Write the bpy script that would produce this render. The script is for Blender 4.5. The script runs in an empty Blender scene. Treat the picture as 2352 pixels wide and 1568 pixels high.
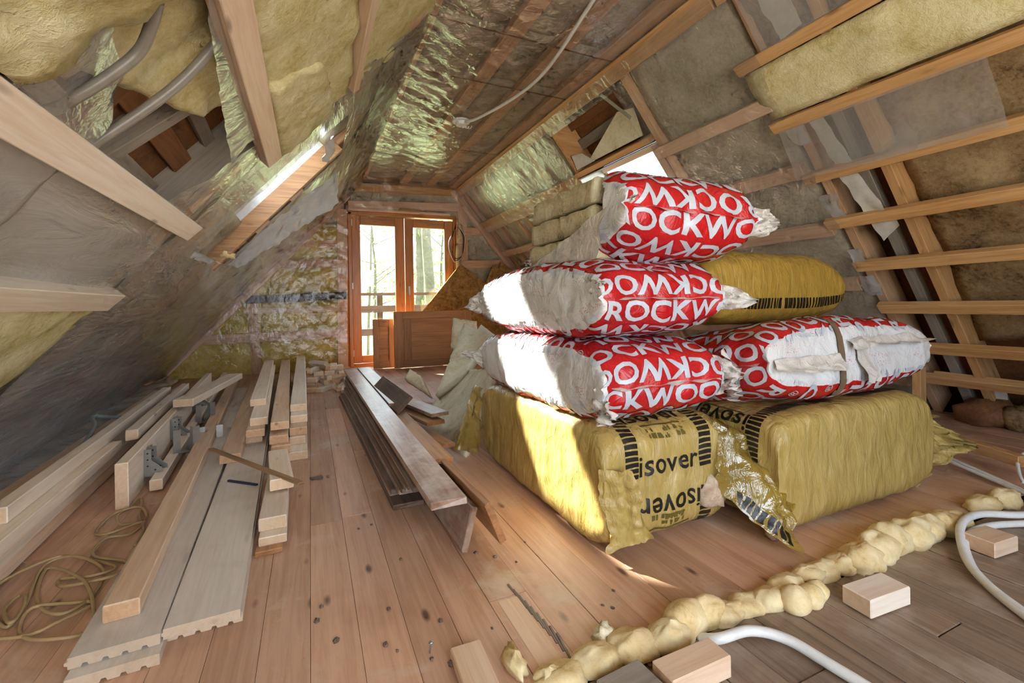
import bpy, bmesh, math, random
from mathutils import Vector, Matrix, noise
random.seed(7)
sc = bpy.context.scene
COL = sc.collection
V = Vector

# ---------------------------------------------------------------- camera
CAM_H = .84
YAW, ROLL, FPX = math.atan(464 / 1045.33), math.radians(1.0), 1045.33
cd = bpy.data.cameras.new('camera'); cam = bpy.data.objects.new('camera', cd); COL.objects.link(cam)
cd.sensor_width = 36; cd.lens = 16; cd.shift_y = -84 / 2352; cd.clip_start = .02; cd.clip_end = 400
FW, RT, UP = V((math.sin(YAW), math.cos(YAW), 0)), V((math.cos(YAW), -math.sin(YAW), 0)), V((0, 0, 1))
_x = RT * math.cos(ROLL) - UP * math.sin(ROLL); _y = RT * math.sin(ROLL) + UP * math.cos(ROLL)
M = Matrix((_x, _y, -FW)).transposed().to_4x4(); M.translation = V((0, 0, CAM_H)); cam.matrix_world = M
sc.camera = cam
# ---------------------------------------------------------------- world, sun, exposure
SUN_DIR = V((1.0, -1.75, -1.32)).normalized()
w = bpy.data.worlds.new('world'); sc.world = w; w.use_nodes = True
nt = w.node_tree; bg = nt.nodes['Background']
tc = nt.nodes.new('ShaderNodeTexCoord'); nz = nt.nodes.new('ShaderNodeTexNoise'); nz.inputs['Scale'].default_value = 3.2; nz.inputs['Detail'].default_value = 7
rp = nt.nodes.new('ShaderNodeValToRGB'); rp.color_ramp.elements[0].position = .44; rp.color_ramp.elements[0].color = (.60, .77, 1, 1)
rp.color_ramp.elements[1].position = .60; rp.color_ramp.elements[1].color = (1, 1, 1, 1)
nt.links.new(tc.outputs['Generated'], nz.inputs['Vector']); nt.links.new(nz.outputs['Fac'], rp.inputs['Fac']); nt.links.new(rp.outputs['Color'], bg.inputs['Color'])
bg.inputs['Strength'].default_value = 7.2
sd = bpy.data.lights.new('sun', 'SUN'); sd.energy = 52; sd.angle = math.radians(1.2); sd.color = (1, .95, .86)
so = bpy.data.objects.new('sun', sd); COL.objects.link(so); so.rotation_euler = SUN_DIR.to_track_quat('-Z', 'Y').to_euler()
def portal(name, loc, direction, sx, sy):
    d = bpy.data.lights.new(name, 'AREA'); d.shape = 'RECTANGLE'; d.size = sx; d.size_y = sy; d.cycles.is_portal = True
    o = bpy.data.objects.new(name, d); COL.objects.link(o); o.location = loc; o.rotation_euler = V(direction).to_track_quat('-Z', 'Z').to_euler()
portal('daylight_rear', (.2, -1.42, 1.05), (0, 1, 0), 3.3, 1.95)
portal('daylight_door', (1.3, 6.95, 1.15), (0, -1, 0), 1.5, 2.1)
portal('daylight_roof_left', (-.55, 3.46, 2.0), (.74, 0, -.67), .65, .75)
portal('daylight_roof_right', (2.95, 3.36, 2.0), (-.78, 0, -.62), 1.0, .8)
sc.view_settings.view_transform = 'Standard'; sc.view_settings.look = 'None'; sc.view_settings.gamma = 1; sc.view_settings.use_curve_mapping = False
sc.view_settings.exposure = 0.0
sc.cycles.max_bounces = 6; sc.cycles.diffuse_bounces = 4; sc.cycles.glossy_bounces = 2; sc.cycles.transparent_max_bounces = 10
sc.cycles.use_adaptive_sampling = True; sc.cycles.adaptive_threshold = .11; sc.cycles.adaptive_min_samples = 8; sc.cycles.sample_clamp_indirect = 6
sc.cycles.caustics_reflective = False; sc.cycles.caustics_refractive = False
try: sc.cycles.use_denoising = True; sc.cycles.denoiser = 'OPENIMAGEDENOISE'
except Exception: pass

# ---------------------------------------------------------------- measuring helpers (photo pixel -> point on a real plane of the room)
def ray(u, v):
    x = (u - 1176) / FPX; y = (700 - v) / FPX
    x, y = x * math.cos(ROLL) + y * math.sin(ROLL), -x * math.sin(ROLL) + y * math.cos(ROLL)
    return FW + RT * x + UP * y
def pl(u, v, n, d):
    k = ray(u, v); n = V(n); t = (d - CAM_H * n.z) / n.dot(k); return k * t + V((0, 0, CAM_H))
F = lambda u, v, z=0: pl(u, v, (0, 0, 1), z)
G = lambda u, v, Y=6.75: pl(u, v, (0, 1, 0), Y)
PX = lambda u, v, X: pl(u, v, (1, 0, 0), X)
LN = V((1.1, 0, -1)).normalized(); RN = V((-1.25, 0, -1)).normalized()   # slope normals, into the room
UL = V((1, 0, 1.1)).normalized(); UR = V((-1, 0, 1.25)).normalized()      # up the slopes
def LS(u, v, o=0): p = pl(u, v, (-1.1, 0, 1), 1.88 - o * 1.487); return p
def RS(u, v, o=0): p = pl(u, v, (1.25, 0, 1), 5.23 - o * 1.601); return p
def L(Y, z, o=0): return V(((z - 1.88) / 1.1, Y, z)) + LN * o       # point on left slope
def Rr(Y, z, o=0): return V(((5.23 - z) / 1.25, Y, z)) + RN * o     # point on right slope
CZ = 2.62
# ---------------------------------------------------------------- object helpers
WM = {}
def reg(o, m, parent):
    WM[o] = m
    if parent is not None:
        o.parent = parent; o.matrix_basis = WM[parent].inverted() @ m
    else: o.matrix_basis = m
    return o
def mesh(name, verts, faces, mat, parent=None, m=None, smooth=False):
    me = bpy.data.meshes.new(name); me.from_pydata([tuple(v) for v in verts], [], faces)
    if mat is not None:
        for a in (mat if isinstance(mat, (list, tuple)) else [mat]): me.materials.append(a)
    if smooth:
        me.polygons.foreach_set('use_smooth', [True] * len(me.polygons))
    o = bpy.data.objects.new(name, me); COL.objects.link(o)
    return reg(o, m or Matrix(), parent)
def empty(name, loc=(0, 0, 0), rz=0, parent=None):
    o = bpy.data.objects.new(name, None); COL.objects.link(o); o.empty_display_size = .1
    return reg(o, Matrix.Translation(loc) @ Matrix.Rotation(rz, 4, 'Z'), parent)
def tag(o, label, cat, group=None):
    o['label'] = label; o['category'] = cat
    if group: o['group'] = group
    return o
def struct(o, label=None):
    o['kind'] = 'structure'
    if label: o['label'] = label
    return o
def cbox(lx, ly, lz, c=.003):
    hx, hy, hz = lx / 2, ly / 2, lz / 2; c = min(c, hx * .4, hy * .4, hz * .4)
    vs, idx = [], {}
    for sx in (-1, 1):
        for sy in (-1, 1):
            for sz in (-1, 1):
                for ax in range(3):
                    p = [sx * (hx - c), sy * (hy - c), sz * (hz - c)]; p[ax] = (sx * hx, sy * hy, sz * hz)[ax]
                    idx[(sx, sy, sz, ax)] = len(vs); vs.append(p)
    f = []
    for ax in range(3):
        o1, o2 = (ax + 1) % 3, (ax + 2) % 3
        for s in (-1, 1):
            q = []
            for a, b in ((-1, -1), (1, -1), (1, 1), (-1, 1)):
                k = [0, 0, 0]; k[ax] = s; k[o1] = a; k[o2] = b; q.append(idx[(*k, ax)])
            f.append(q if s > 0 else q[::-1])
        for a in (-1, 1):                       # edges along ax
            for b in (-1, 1):
                def k(t, axis): kk = [0, 0, 0]; kk[ax] = t; kk[o1] = a; kk[o2] = b; return idx[(*kk, axis)]
                q = [k(-1, o1), k(1, o1), k(1, o2), k(-1, o2)]; f.append(q if a * b > 0 else q[::-1])
    for sx in (-1, 1):
        for sy in (-1, 1):
            for sz in (-1, 1):
                q = [idx[(sx, sy, sz, a)] for a in range(3)]; f.append(q if sx * sy * sz > 0 else q[::-1])
    return vs, f
def frame(p0, p1, up=(0, 0, 1)):
    p0, p1 = V(p0), V(p1); x = (p1 - p0).normalized(); z = V(up); z = (z - x * z.dot(x)).normalized(); y = z.cross(x)
    m = Matrix((x, y, z)).transposed().to_4x4(); m.translation = (p0 + p1) / 2; return m
def board(name, p0, p1, w, h, mat, parent=None, up=(0, 0, 1), c=.003, top=True, rough=0., skew=0.):
    """a plank from p0 to p1; p0,p1 lie on the centre of its top face (or its axis when top=False)"""
    p0, p1 = V(p0), V(p1); m = frame(p0, p1, up); l = (p1 - p0).length
    if top: m = m @ Matrix.Translation((0, 0, -h / 2))
    vs, f = cbox(l, w, h, c)
    if rough or skew:
        for v in vs:
            s = 1 if v[0] > 0 else -1
            v[0] += random.uniform(-rough, rough) + skew * v[1] / w * s
    return mesh(name, vs, f, mat, parent, m)
def catmull(pts, n=8):
    pts = [V(p) for p in pts]; P = [pts[0] * 2 - pts[1]] + pts + [pts[-1] * 2 - pts[-2]]; out = []
    for i in range(1, len(P) - 2):
        a, b, c, d = P[i - 1:i + 3]
        for k in range(n):
            t = k / n; out.append(.5 * (2 * b + (c - a) * t + (2 * a - 5 * b + 4 * c - d) * t * t + (3 * b - a - 3 * c + d) * t ** 3))
    out.append(pts[-1]); return out
def tubemesh(pts, r, sides=8, vs=None, f=None):
    vs = [] if vs is None else vs; f = [] if f is None else f; b0 = len(vs); n = len(pts)
    prev = None
    for i, p in enumerate(pts):
        t = (pts[min(i + 1, n - 1)] - pts[max(i - 1, 0)]).normalized()
        if prev is None: prev = t.orthogonal().normalized()
        a = (prev - t * prev.dot(t)).normalized(); prev = a; b = t.cross(a)
        rr = r[i] if isinstance(r, (list, tuple)) else r
        for k in range(sides):
            an = k * 2 * math.pi / sides; vs.append(p + a * rr * math.cos(an) + b * rr * math.sin(an))
    for i in range(n - 1):
        for k in range(sides):
            f.append([b0 + i * sides + k, b0 + i * sides + (k + 1) % sides, b0 + (i + 1) * sides + (k + 1) % sides, b0 + (i + 1) * sides + k])
    f.append([b0 + k for k in range(sides)][::-1]); f.append([b0 + (n - 1) * sides + k for k in range(sides)])
    return vs, f
def tube(name, pts, r, mat, parent=None, n=8, sides=8):
    vs, f = tubemesh(catmull(pts, n) if n > 1 else [V(p) for p in pts], r, sides); return mesh(name, vs, f, mat, parent, smooth=True)
def fbm(p, o=4): return noise.fractal(p, 1.0, 2.0, o)
def slab(name, c00, c10, c11, c01, th, mat, parent=None, amp=.012, freq=9., res=.04, ragged=.015, seed=0., nrm=None):
    """soft insulation slab: bilinear top face between four corners, bumpy, with ragged rim, th thick against nrm"""
    c00, c10, c11, c01 = map(V, (c00, c10, c11, c01))
    n = V(nrm) if nrm is not None else (c10 - c00).cross(c01 - c00).normalized()
    nu = max(3, min(60, int((c10 - c00).length / res))); nv = max(3, min(60, int((c01 - c00).length / res)))
    cc = (c00 + c10 + c11 + c01) / 4; vs, f = [], []
    for side in (0, 1):
        for j in range(nv + 1):
            for i in range(nu + 1):
                a, b = i / nu, j / nv; p = (c00 * (1 - a) + c10 * a) * (1 - b) + (c01 * (1 - a) + c11 * a) * b
                q = p * freq + V((seed, seed * 1.7, -seed)); edge = min(a, 1 - a, b, 1 - b) == 0
                if side == 0:
                    p = p + n * (amp * (fbm(q) + .5 * fbm(q * 3.1, 3)))
                    if edge: p = p - n * min(th * .25, .012)
                else: p = p - n * th
                if edge:
                    p = p + (p - cc).normalized() * ragged * (fbm(q * 2.3 + V((side * 9, 0, 0)), 3) + .2)
                vs.append(p - cc)
    S = (nu + 1) * (nv + 1)
    for j in range(nv):
        for i in range(nu):
            q = [j * (nu + 1) + i, j * (nu + 1) + i + 1, (j + 1) * (nu + 1) + i + 1, (j + 1) * (nu + 1) + i]
            f.append(q); f.append([S + k for k in q[::-1]])
    rim = [i for i in range(nu + 1)] + [j * (nu + 1) + nu for j in range(1, nv + 1)] + [nv * (nu + 1) + i for i in range(nu - 1, -1, -1)] + [j * (nu + 1) for j in range(nv - 1, 0, -1)]
    for k in range(len(rim)):
        a, b = rim[k], rim[(k + 1) % len(rim)]; f.append([a, S + a, S + b, b])
    if (c10 - c00).cross(c01 - c00).dot(n) < 0: f = [q[::-1] for q in f]
    return mesh(name, vs, f, mat, parent, Matrix.Translation(cc), smooth=True)
def sheet(name, c00, c10, c11, c01, mat, parent=None, nu=40, nv=40, disp=None, nrm=None, edge=0., hole=None):
    """thin plastic film between four corners; disp(p,a,b) pushes it along nrm; hole(p,a,b) cuts it"""
    c00, c10, c11, c01 = map(V, (c00, c10, c11, c01)); n = V(nrm) if nrm is not None else (c10 - c00).cross(c01 - c00).normalized()
    vs, f, pr = [], [], []
    for j in range(nv + 1):
        for i in range(nu + 1):
            a, b = i / nu, j / nv; p = (c00 * (1 - a) + c10 * a) * (1 - b) + (c01 * (1 - a) + c11 * a) * b
            pr.append((p, a, b)); q = p
            if disp:
                d = disp(p, a, b); q = p + (d if isinstance(d, Vector) else n * d)
            if edge and min(a, 1 - a, b, 1 - b) == 0: q = q + (c10 - c00).normalized() * edge * fbm(p * 11, 3)
            vs.append(q)
    for j in range(nv):
        for i in range(nu):
            if hole:
                p, a, b = pr[j * (nu + 1) + i]
                if hole(p, a, b): continue
            f.append([j * (nu + 1) + i, j * (nu + 1) + i + 1, (j + 1) * (nu + 1) + i + 1, (j + 1) * (nu + 1) + i])
    return mesh(name, vs, f, mat, parent, smooth=True)
def prism(name, pts, th, n, mat, parent=None, m=None):
    """flat polygon (points in a plane) extruded th along n"""
    n = V(n).normalized(); k = len(pts); vs = [V(p) for p in pts] + [V(p) + n * th for p in pts]
    f = [list(range(k))[::-1], list(range(k, 2 * k))] + [[i, (i + 1) % k, k + (i + 1) % k, k + i] for i in range(k)]
    return mesh(name, vs, f, mat, parent, m)
def lump(name, c, rx, ry, rz, mat, parent=None, seed=0., amp=.25, freq=2., seg=14, flat=-.5):
    vs, f = [], []; r = seg // 2 + 1
    for j in range(r + 1):
        th = math.pi * j / r
        for i in range(seg):
            ph = 2 * math.pi * i / seg; d = V((math.sin(th) * math.cos(ph), math.sin(th) * math.sin(ph), math.cos(th)))
            k = 1 + amp * fbm(d * freq + V((seed, seed * 2.3, 0)), 3); d = d * k
            if d.z < flat: d.z = flat
            vs.append(V((d.x * rx, d.y * ry, (d.z - flat) * rz)))
    for j in range(r):
        for i in range(seg): f.append([j * seg + i, (j + 1) * seg + i, (j + 1) * seg + (i + 1) % seg, j * seg + (i + 1) % seg])
    return mesh(name, vs, f, mat, parent, Matrix.Translation(c), smooth=True)

# ---------------------------------------------------------------- materials
def newmat(name):
    m = bpy.data.materials.new(name); m.use_nodes = True; nt = m.node_tree; b = nt.nodes['Principled BSDF']; return m, nt, b
def N(nt, t, **k):
    n = nt.nodes.new('ShaderNode' + t)
    for a, v in k.items():
        if a in n.inputs: n.inputs[a].default_value = v
        else: setattr(n, a, v)
    return n
def ramp(nt, fac, stops):
    r = N(nt, 'ValToRGB'); e = r.color_ramp.elements
    while len(e) < len(stops): e.new(.5)
    for i, (p, c) in enumerate(stops): e[i].position = p; e[i].color = (*c, 1) if len(c) == 3 else c
    nt.links.new(fac, r.inputs['Fac']); return r.outputs['Color']
def coords(nt, scale, kind='Object', rnd=True):
    t = N(nt, 'TexCoord'); out = t.outputs[kind]
    if rnd:
        oi = N(nt, 'ObjectInfo'); mu = N(nt, 'VectorMath', operation='SCALE'); mu.inputs[0].default_value = (13.1, 7.7, 5.3); nt.links.new(oi.outputs['Random'], mu.inputs['Scale'])
        ad = N(nt, 'VectorMath', operation='ADD'); nt.links.new(out, ad.inputs[0]); nt.links.new(mu.outputs[0], ad.inputs[1]); out = ad.outputs[0]
    mp = N(nt, 'Mapping'); mp.inputs['Scale'].default_value = scale; nt.links.new(out, mp.inputs['Vector']); return mp.outputs[0]
def noisetex(nt, vec, scale, detail=5, rough=.6, dist=0.):
    n = N(nt, 'TexNoise', Scale=scale, Detail=detail, Roughness=rough, Distortion=dist); nt.links.new(vec, n.inputs['Vector']); return n.outputs['Fac']
def math_(nt, op, a, b):
    m = N(nt, 'Math', operation=op)
    for i, x in enumerate((a, b)):
        if isinstance(x, (int, float)): m.inputs[i].default_value = x
        else: nt.links.new(x, m.inputs[i])
    return m.outputs[0]
def mixc(nt, fac, a, b, blend='MIX'):
    m = N(nt, 'Mix', data_type='RGBA', blend_type=blend)
    for s, x in ((m.inputs['Factor'], fac), (m.inputs['A'], a), (m.inputs['B'], b)):
        pass
    ins = [i for i in m.inputs if i.name == 'Factor' and i.type == 'VALUE'][0]; A = [i for i in m.inputs if i.name == 'A' and i.type == 'RGBA'][0]; B = [i for i in m.inputs if i.name == 'B' and i.type == 'RGBA'][0]
    for s, x in ((ins, fac), (A, a), (B, b)):
        if isinstance(x, (int, float)): s.default_value = x
        elif isinstance(x, tuple): s.default_value = (*x, 1) if len(x) == 3 else x
        else: nt.links.new(x, s)
    return [o for o in m.outputs if o.type == 'RGBA'][0]
def bump(nt, b, h, strength, dist=.01):
    n = N(nt, 'Bump', Strength=strength, Distance=dist); nt.links.new(h, n.inputs['Height']); nt.links.new(n.outputs[0], b.inputs['Normal']); return n
def S(h):                                    # sRGB hex -> linear
    c = [int(h[i:i + 2], 16) / 255 for i in (0, 2, 4)]; return tuple(x / 12.92 if x <= .04045 else ((x + .055) / 1.055) ** 2.4 for x in c)
def wood(name, a, b, rough=.6, knot=.5, grain=1., dirt=None, dirt_amt=.4, knotcol=None, var=.22, coat=0., kn=(2.4, 10, 10), end=True):
    m, nt, p = newmat(name); a, b = S(a), S(b)
    v1 = coords(nt, (1.3, 26 * grain, 26 * grain)); n1 = noisetex(nt, v1, 2., 4, .65, .6)
    v2 = coords(nt, (.7, 5, 5)); n2 = noisetex(nt, v2, 1.5, 3, .5, .4)
    f = math_(nt, 'ADD', math_(nt, 'MULTIPLY', n1, .62), math_(nt, 'MULTIPLY', n2, .42))
    col = ramp(nt, f, [(.38, b), (.60, a)])
    vk = coords(nt, kn); vo = N(nt, 'TexVoronoi', Scale=1.0); nt.links.new(vk, vo.inputs['Vector'])
    kf = ramp(nt, vo.outputs['Distance'], [(.045, (1, 1, 1)), (.12, (0, 0, 0))])
    kc = S(knotcol) if knotcol else tuple(x * .35 for x in b)
    col = mixc(nt, math_(nt, 'MULTIPLY', kf, knot), col, kc)
    if dirt:
        vd = coords(nt, (1, 1, 1)); nd = noisetex(nt, vd, 4.5, 4, .68)
        df = ramp(nt, nd, [(.5, (0, 0, 0)), (.68, (1, 1, 1))]); col = mixc(nt, math_(nt, 'MULTIPLY', df, dirt_amt), col, S(dirt))
    if end:                                  # sawn ends are darker and warmer than the faces
        tn = N(nt, 'TexCoord'); sx = N(nt, 'SeparateXYZ'); nt.links.new(tn.outputs['Normal'], sx.inputs[0]); ab = math_(nt, 'ABSOLUTE', sx.outputs['X'], 0.)
        ef = ramp(nt, ab, [(.85, (0, 0, 0)), (.95, (1, 1, 1))]); col = mixc(nt, math_(nt, 'MULTIPLY', ef, .85), col, mixc(nt, 1., col, (.74, .60, .44), 'MULTIPLY'))
    oi = N(nt, 'ObjectInfo'); val = math_(nt, 'ADD', math_(nt, 'MULTIPLY', oi.outputs['Random'], var), 1 - var / 2)
    hs = N(nt, 'HueSaturation'); nt.links.new(col, hs.inputs['Color']); nt.links.new(val, hs.inputs['Value'])
    nt.links.new(hs.outputs[0], p.inputs['Base Color']); p.inputs['Roughness'].default_value = rough
    if coat: p.inputs['Coat Weight'].default_value = coat; p.inputs['Coat Roughness'].default_value = .25
    bump(nt, p, n1, .18, .004); return m
def woolmat(name, a, b, c=None, bs=.9, fine=60., patch=5.):
    m, nt, p = newmat(name); v = coords(nt, (1, 1, 1)); n1 = noisetex(nt, v, patch, 5, .65, .5); n2 = noisetex(nt, v, fine, 4, .75, .3)
    f = math_(nt, 'ADD', math_(nt, 'MULTIPLY', n1, .62), math_(nt, 'MULTIPLY', n2, .38))
    col = ramp(nt, f, [(.34, S(b)), (.62, S(a))] if not c else [(.35, S(c)), (.45, S(b)), (.6, S(a))])
    nt.links.new(col, p.inputs['Base Color']); p.inputs['Roughness'].default_value = 1; p.inputs['Specular IOR Level'].default_value = .05
    bump(nt, p, n2, bs * .6, .012); return m
def plastic(name, col, rough=.28, col2=None, crinkle=.5, cs=(14, 14, 14), spec=.5, sheen=0., thin=0.):
    m, nt, p = newmat(name); v = coords(nt, cs); n = noisetex(nt, v, 1., 6, .6, .8)
    r = ramp(nt, n, [(.3, S(col2 or col)), (.7, S(col))]); nt.links.new(r, p.inputs['Base Color'])
    p.inputs['Roughness'].default_value = rough; p.inputs['Specular IOR Level'].default_value = spec
    p.inputs['Transmission Weight'].default_value = 0
    if crinkle: bump(nt, p, n, crinkle, .02)
    return m
def flat(name, col, rough=.6, metal=0., spec=.5):
    m, nt, p = newmat(name); v = coords(nt, (1, 1, 1)); n = noisetex(nt, v, 30., 3)
    c = S(col); r = ramp(nt, n, [(.3, tuple(x * .86 for x in c)), (.7, c)]); nt.links.new(r, p.inputs['Base Color'])
    p.inputs['Roughness'].default_value = rough; p.inputs['Metallic'].default_value = metal; p.inputs['Specular IOR Level'].default_value = spec; return m
def schlick(nt, nrm=None):
    lw = N(nt, 'LayerWeight')
    if nrm is not None: nt.links.new(nrm, lw.inputs['Normal'])
    return math_(nt, 'ADD', math_(nt, 'MULTIPLY', math_(nt, 'POWER', lw.outputs['Facing'], 4.), .9), .06)
def filmmat(name, haze=.12, hcol='dfe0dc', tint=.97, gloss=.14, bs=.5, scale=(8, 8, 8), refl=1.6, base=.05, transl=False):
    """clear polythene: transparent + fresnel gloss + a little milky haze"""
    m, nt, p = newmat(name); nt.nodes.remove(p); out = nt.nodes['Material Output']
    v = coords(nt, scale, rnd=False); n = noisetex(nt, v, 1., 4, .6, 1.4); n2 = noisetex(nt, v, .35, 3, .5, .6)
    bp = N(nt, 'Bump', Strength=bs, Distance=.03); nt.links.new(n, bp.inputs['Height'])
    tr = N(nt, 'BsdfTransparent'); tr.inputs[0].default_value = (tint, tint, tint * .98, 1)
    gl = N(nt, 'BsdfGlossy', Roughness=gloss); nt.links.new(bp.outputs[0], gl.inputs['Normal'])
    if transl:
        hz = N(nt, 'AddShader'); a = N(nt, 'BsdfTranslucent'); b = N(nt, 'BsdfDiffuse'); c = S(hcol)
        a.inputs[0].default_value = (*[x * .55 for x in c], 1); b.inputs[0].default_value = (*[x * .45 for x in c], 1); nt.links.new(a.outputs[0], hz.inputs[0]); nt.links.new(b.outputs[0], hz.inputs[1])
    else:
        hz = N(nt, 'BsdfDiffuse'); hz.inputs[0].default_value = (*S(hcol), 1)
    k = math_(nt, 'ADD', math_(nt, 'MULTIPLY', schlick(nt, bp.outputs[0]), refl), base); k = math_(nt, 'MINIMUM', k, .9)
    hf = math_(nt, 'MULTIPLY', n2, haze * 2)
    m1 = N(nt, 'MixShader'); nt.links.new(hf, m1.inputs[0]); nt.links.new(tr.outputs[0], m1.inputs[1]); nt.links.new(hz.outputs[0], m1.inputs[2])
    m2 = N(nt, 'MixShader'); nt.links.new(k, m2.inputs[0]); nt.links.new(m1.outputs[0], m2.inputs[1]); nt.links.new(gl.outputs[0], m2.inputs[2])
    nt.links.new(m2.outputs[0], out.inputs['Surface']); return m

MT = {}
MT['new'] = wood('new_timber', 'f1e3d3', 'e3ccb3', .5, .75)
MT['new2'] = wood('new_timber_warm', 'e4c8ad', 'd2ad8c', .55, .75)
MT['batten'] = wood('batten_timber', 'd6a873', 'ba8750', .6, .7)
MT['rafter'] = wood('rafter_timber', 'd8b08a', 'bf8f6a', .65, .55)
MT['pink'] = wood('pinkish_timber', 'e3bfa2', 'cfa386', .6, .7)
MT['white'] = wood('white_washed_plank', 'ddd4cc', 'cfc2b5', .45, .3, dirt='a08c74', dirt_amt=.25)
MT['oldtop'] = wood('old_board', 'a58470', '795b4b', .33, .4, dirt='c4bab4', dirt_amt=.75)
MT['olddark'] = wood('old_board_dark', '7c6556', '55443a', .5, .4, dirt='8f8781', dirt_amt=.55)
MT['oldwarm'] = wood('old_board_warm', 'bb8d62', '93653e', .5, .4)
MT['door'] = wood('varnished_door_pine', 'c27c30', '9c5c1e', .35, .5, coat=.3, var=.1)
MT['panel'] = wood('leaning_panel_pine', 'bd8a5c', '9c6e46', .5, .6, var=.2)
MT['rail'] = wood('weathered_rail', '6b6c69', '50514f', .8, .2)
MT['roofbrown'] = wood('roof_board', '8a5a33', '6b4326', .75, .4)  # own brown of the roof boarding, reused for tape and rubble
MT['grey'] = wood('grey_rafter', '9f9488', '857a6f', .8, .2)
MT['strip'] = wood('brown_lath', 'a07c57', '866344', .5, .2)
MT['osb'] = woolmat('osb_board', 'b8925f', '94703f', '6d4e2c', .15, 26., 14.)
MT['yellow'] = woolmat('yellow_glass_wool', 'e2d8b0', 'cfc08c', 'b8a36c', .9, 38., 6.)
MT['yellow2'] = woolmat('yellow_glass_wool_gable', 'e0cb80', 'cbb05c', 'ab8d43', .6, 30., 4.)
MT['grw'] = woolmat('grey_mineral_wool', 'c3baa7', 'aaa08b', '918670', .6, 45., 4.)
MT['brw'] = woolmat('brown_stained_wool', 'ad9470', '8c7150', '452f1e', .6, 40., 3.2)
MT['stone'] = woolmat('stone_wool_batt', 'ded4b4', 'c8bb98', '9c8f6d', .9, 34., 7.)
MT['pale'] = woolmat('pale_wool_slab', 'f0e8d0', 'e0d4b6', 'c2b28e', .6, 40., 5.)
MT['foam'] = woolmat('expanding_foam', 'ead8ae', 'd9be8a', 'b08c52', .3, 22., 7.)
MT['paper'] = flat('white_paper', 'd8d4cc', .9)
MT['whiteboard'] = flat('white_lining', 'e4e6ea', .7)
MT['film'] = filmmat('clear_film', .08, refl=1.5, base=.03, bs=.35, scale=(6, 9, 9), gloss=.14)
MT['filmL'] = filmmat('clear_film_left', .46, hcol='e4deda', refl=1.2, base=.04, bs=.4, scale=(2.0, 2.0, 14), gloss=.18)
MT['filmG'] = filmmat('clear_film_gable', .015, refl=.7, base=.01, bs=.28, scale=(7, 7, 6), gloss=.12)
MT['filmM'] = filmmat('milky_film', .3, hcol='d5d2cf', refl=1.2, base=.06, bs=.4, scale=(5, 5, 5), gloss=.22)
MT['flap'] = filmmat('torn_film', .95, hcol='eef3fa', refl=1.2, base=.06, bs=.5, scale=(7, 7, 7), gloss=.2, transl=True)  # bluish white haze stands in for skylight glowing through the window flap
MT['black'] = flat('dark_board', '3b2d27', .8)
MT['cond_w'] = flat('white_conduit', 'e6e5e2', .35)
MT['cond_g'] = flat('grey_conduit', '8a8074', .35)
MT['cable_g'] = flat('grey_cable', '9aa3a8', .45)
MT['cable_b'] = flat('beige_cable', 'b09468', .5)
MT['steel'] = flat('galvanised_steel', 'a6a49f', .42, .75)
MT['dark'] = flat('dark_void', '241c16', .9)
MT['hinge'] = flat('metal_handle', 'c9ccd0', .3, .8)

# ================================================================ THE SETTING
rnd = random.Random(3)
MT['pine'] = wood('floor_pine', 'd3aa8e', 'bb8f72', .42, .85, knotcol='4d352b', var=.3, kn=(3.4, 9, 9), end=False)
MT['oldfloor'] = wood('old_floor_board', '97806d', '75604f', .62, .5, grain=1.4, dirt='bcae9e', dirt_amt=.45, var=.3)
def stain_floor(m, pale, dark, amt):
    nt = m.node_tree; p = nt.nodes['Principled BSDF']; src = p.inputs['Base Color'].links[0].from_socket
    g = N(nt, 'NewGeometry'); n = noisetex(nt, g.outputs['Position'], 2.6, 8, .66, .4); n2 = noisetex(nt, g.outputs['Position'], 1.1, 5, .6)
    f = ramp(nt, n, [(.56, (0, 0, 0)), (.66, (1, 1, 1))]); c = mixc(nt, math_(nt, 'MULTIPLY', f, amt), src, S(pale))
    f2 = ramp(nt, n2, [(.55, (0, 0, 0)), (.75, (1, 1, 1))]); c = mixc(nt, math_(nt, 'MULTIPLY', f2, amt * .9), c, S(dark))
    n3 = noisetex(nt, g.outputs['Position'], 26, 4, .7); f3 = ramp(nt, n3, [(.70, (0, 0, 0)), (.76, (1, 1, 1))]); c = mixc(nt, math_(nt, 'MULTIPLY', f3, .5), c, S('4a372b'))
    nt.links.new(c, p.inputs['Base Color'])
    r = ramp(nt, n, [(.4, (.36, .36, .36)), (.7, (.6, .6, .6))]); nt.links.new(r, p.inputs['Roughness'])
stain_floor(MT['pine'], 'd8c6b4', '9c6b48', .7)
stain_floor(MT['oldfloor'], 'b9a996', '5e4a3c', .5)

vs, f = cbox(6.6, 8.6, .04, .002)
floor = struct(mesh('floor', vs, f, MT['dark'], None, Matrix.Translation((1.25, 2.75, -.045))), 'pine plank floor with older darker boards in the right foreground')
PW = .1155
jn = {0: [1.93, 4.6], 1: [1.95 + .0, 4.1], 4: [1.21, 3.9]}
for k in range(-15, 37):
    x = -.012 + PW * k + PW / 2
    cuts = jn.get(k) or sorted([rnd.uniform(1.3, 3.2), rnd.uniform(3.9, 6.0)])
    ys = [.905] + cuts + [6.9]
    for i in range(len(ys) - 1):
        z = rnd.uniform(-.0012, .0008)
        board('plank', (x, ys[i] + .001, z), (x, ys[i + 1] - .001, z), PW - .0010, .022, MT['pine'], floor, c=.0007)
    if k >= -15:
        c2 = sorted([rnd.uniform(-.5, .15), rnd.uniform(.25, .7)]); ys = [-1.45] + c2 + [.862]
        for i in range(len(ys) - 1):
            z = rnd.uniform(-.004, .001)
            board('plank', (x + .04, ys[i] + .0015, z), (x + .04, ys[i + 1] - .0015, z), PW - .0028, .022, MT['oldfloor'], floor, c=.0018)
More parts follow.
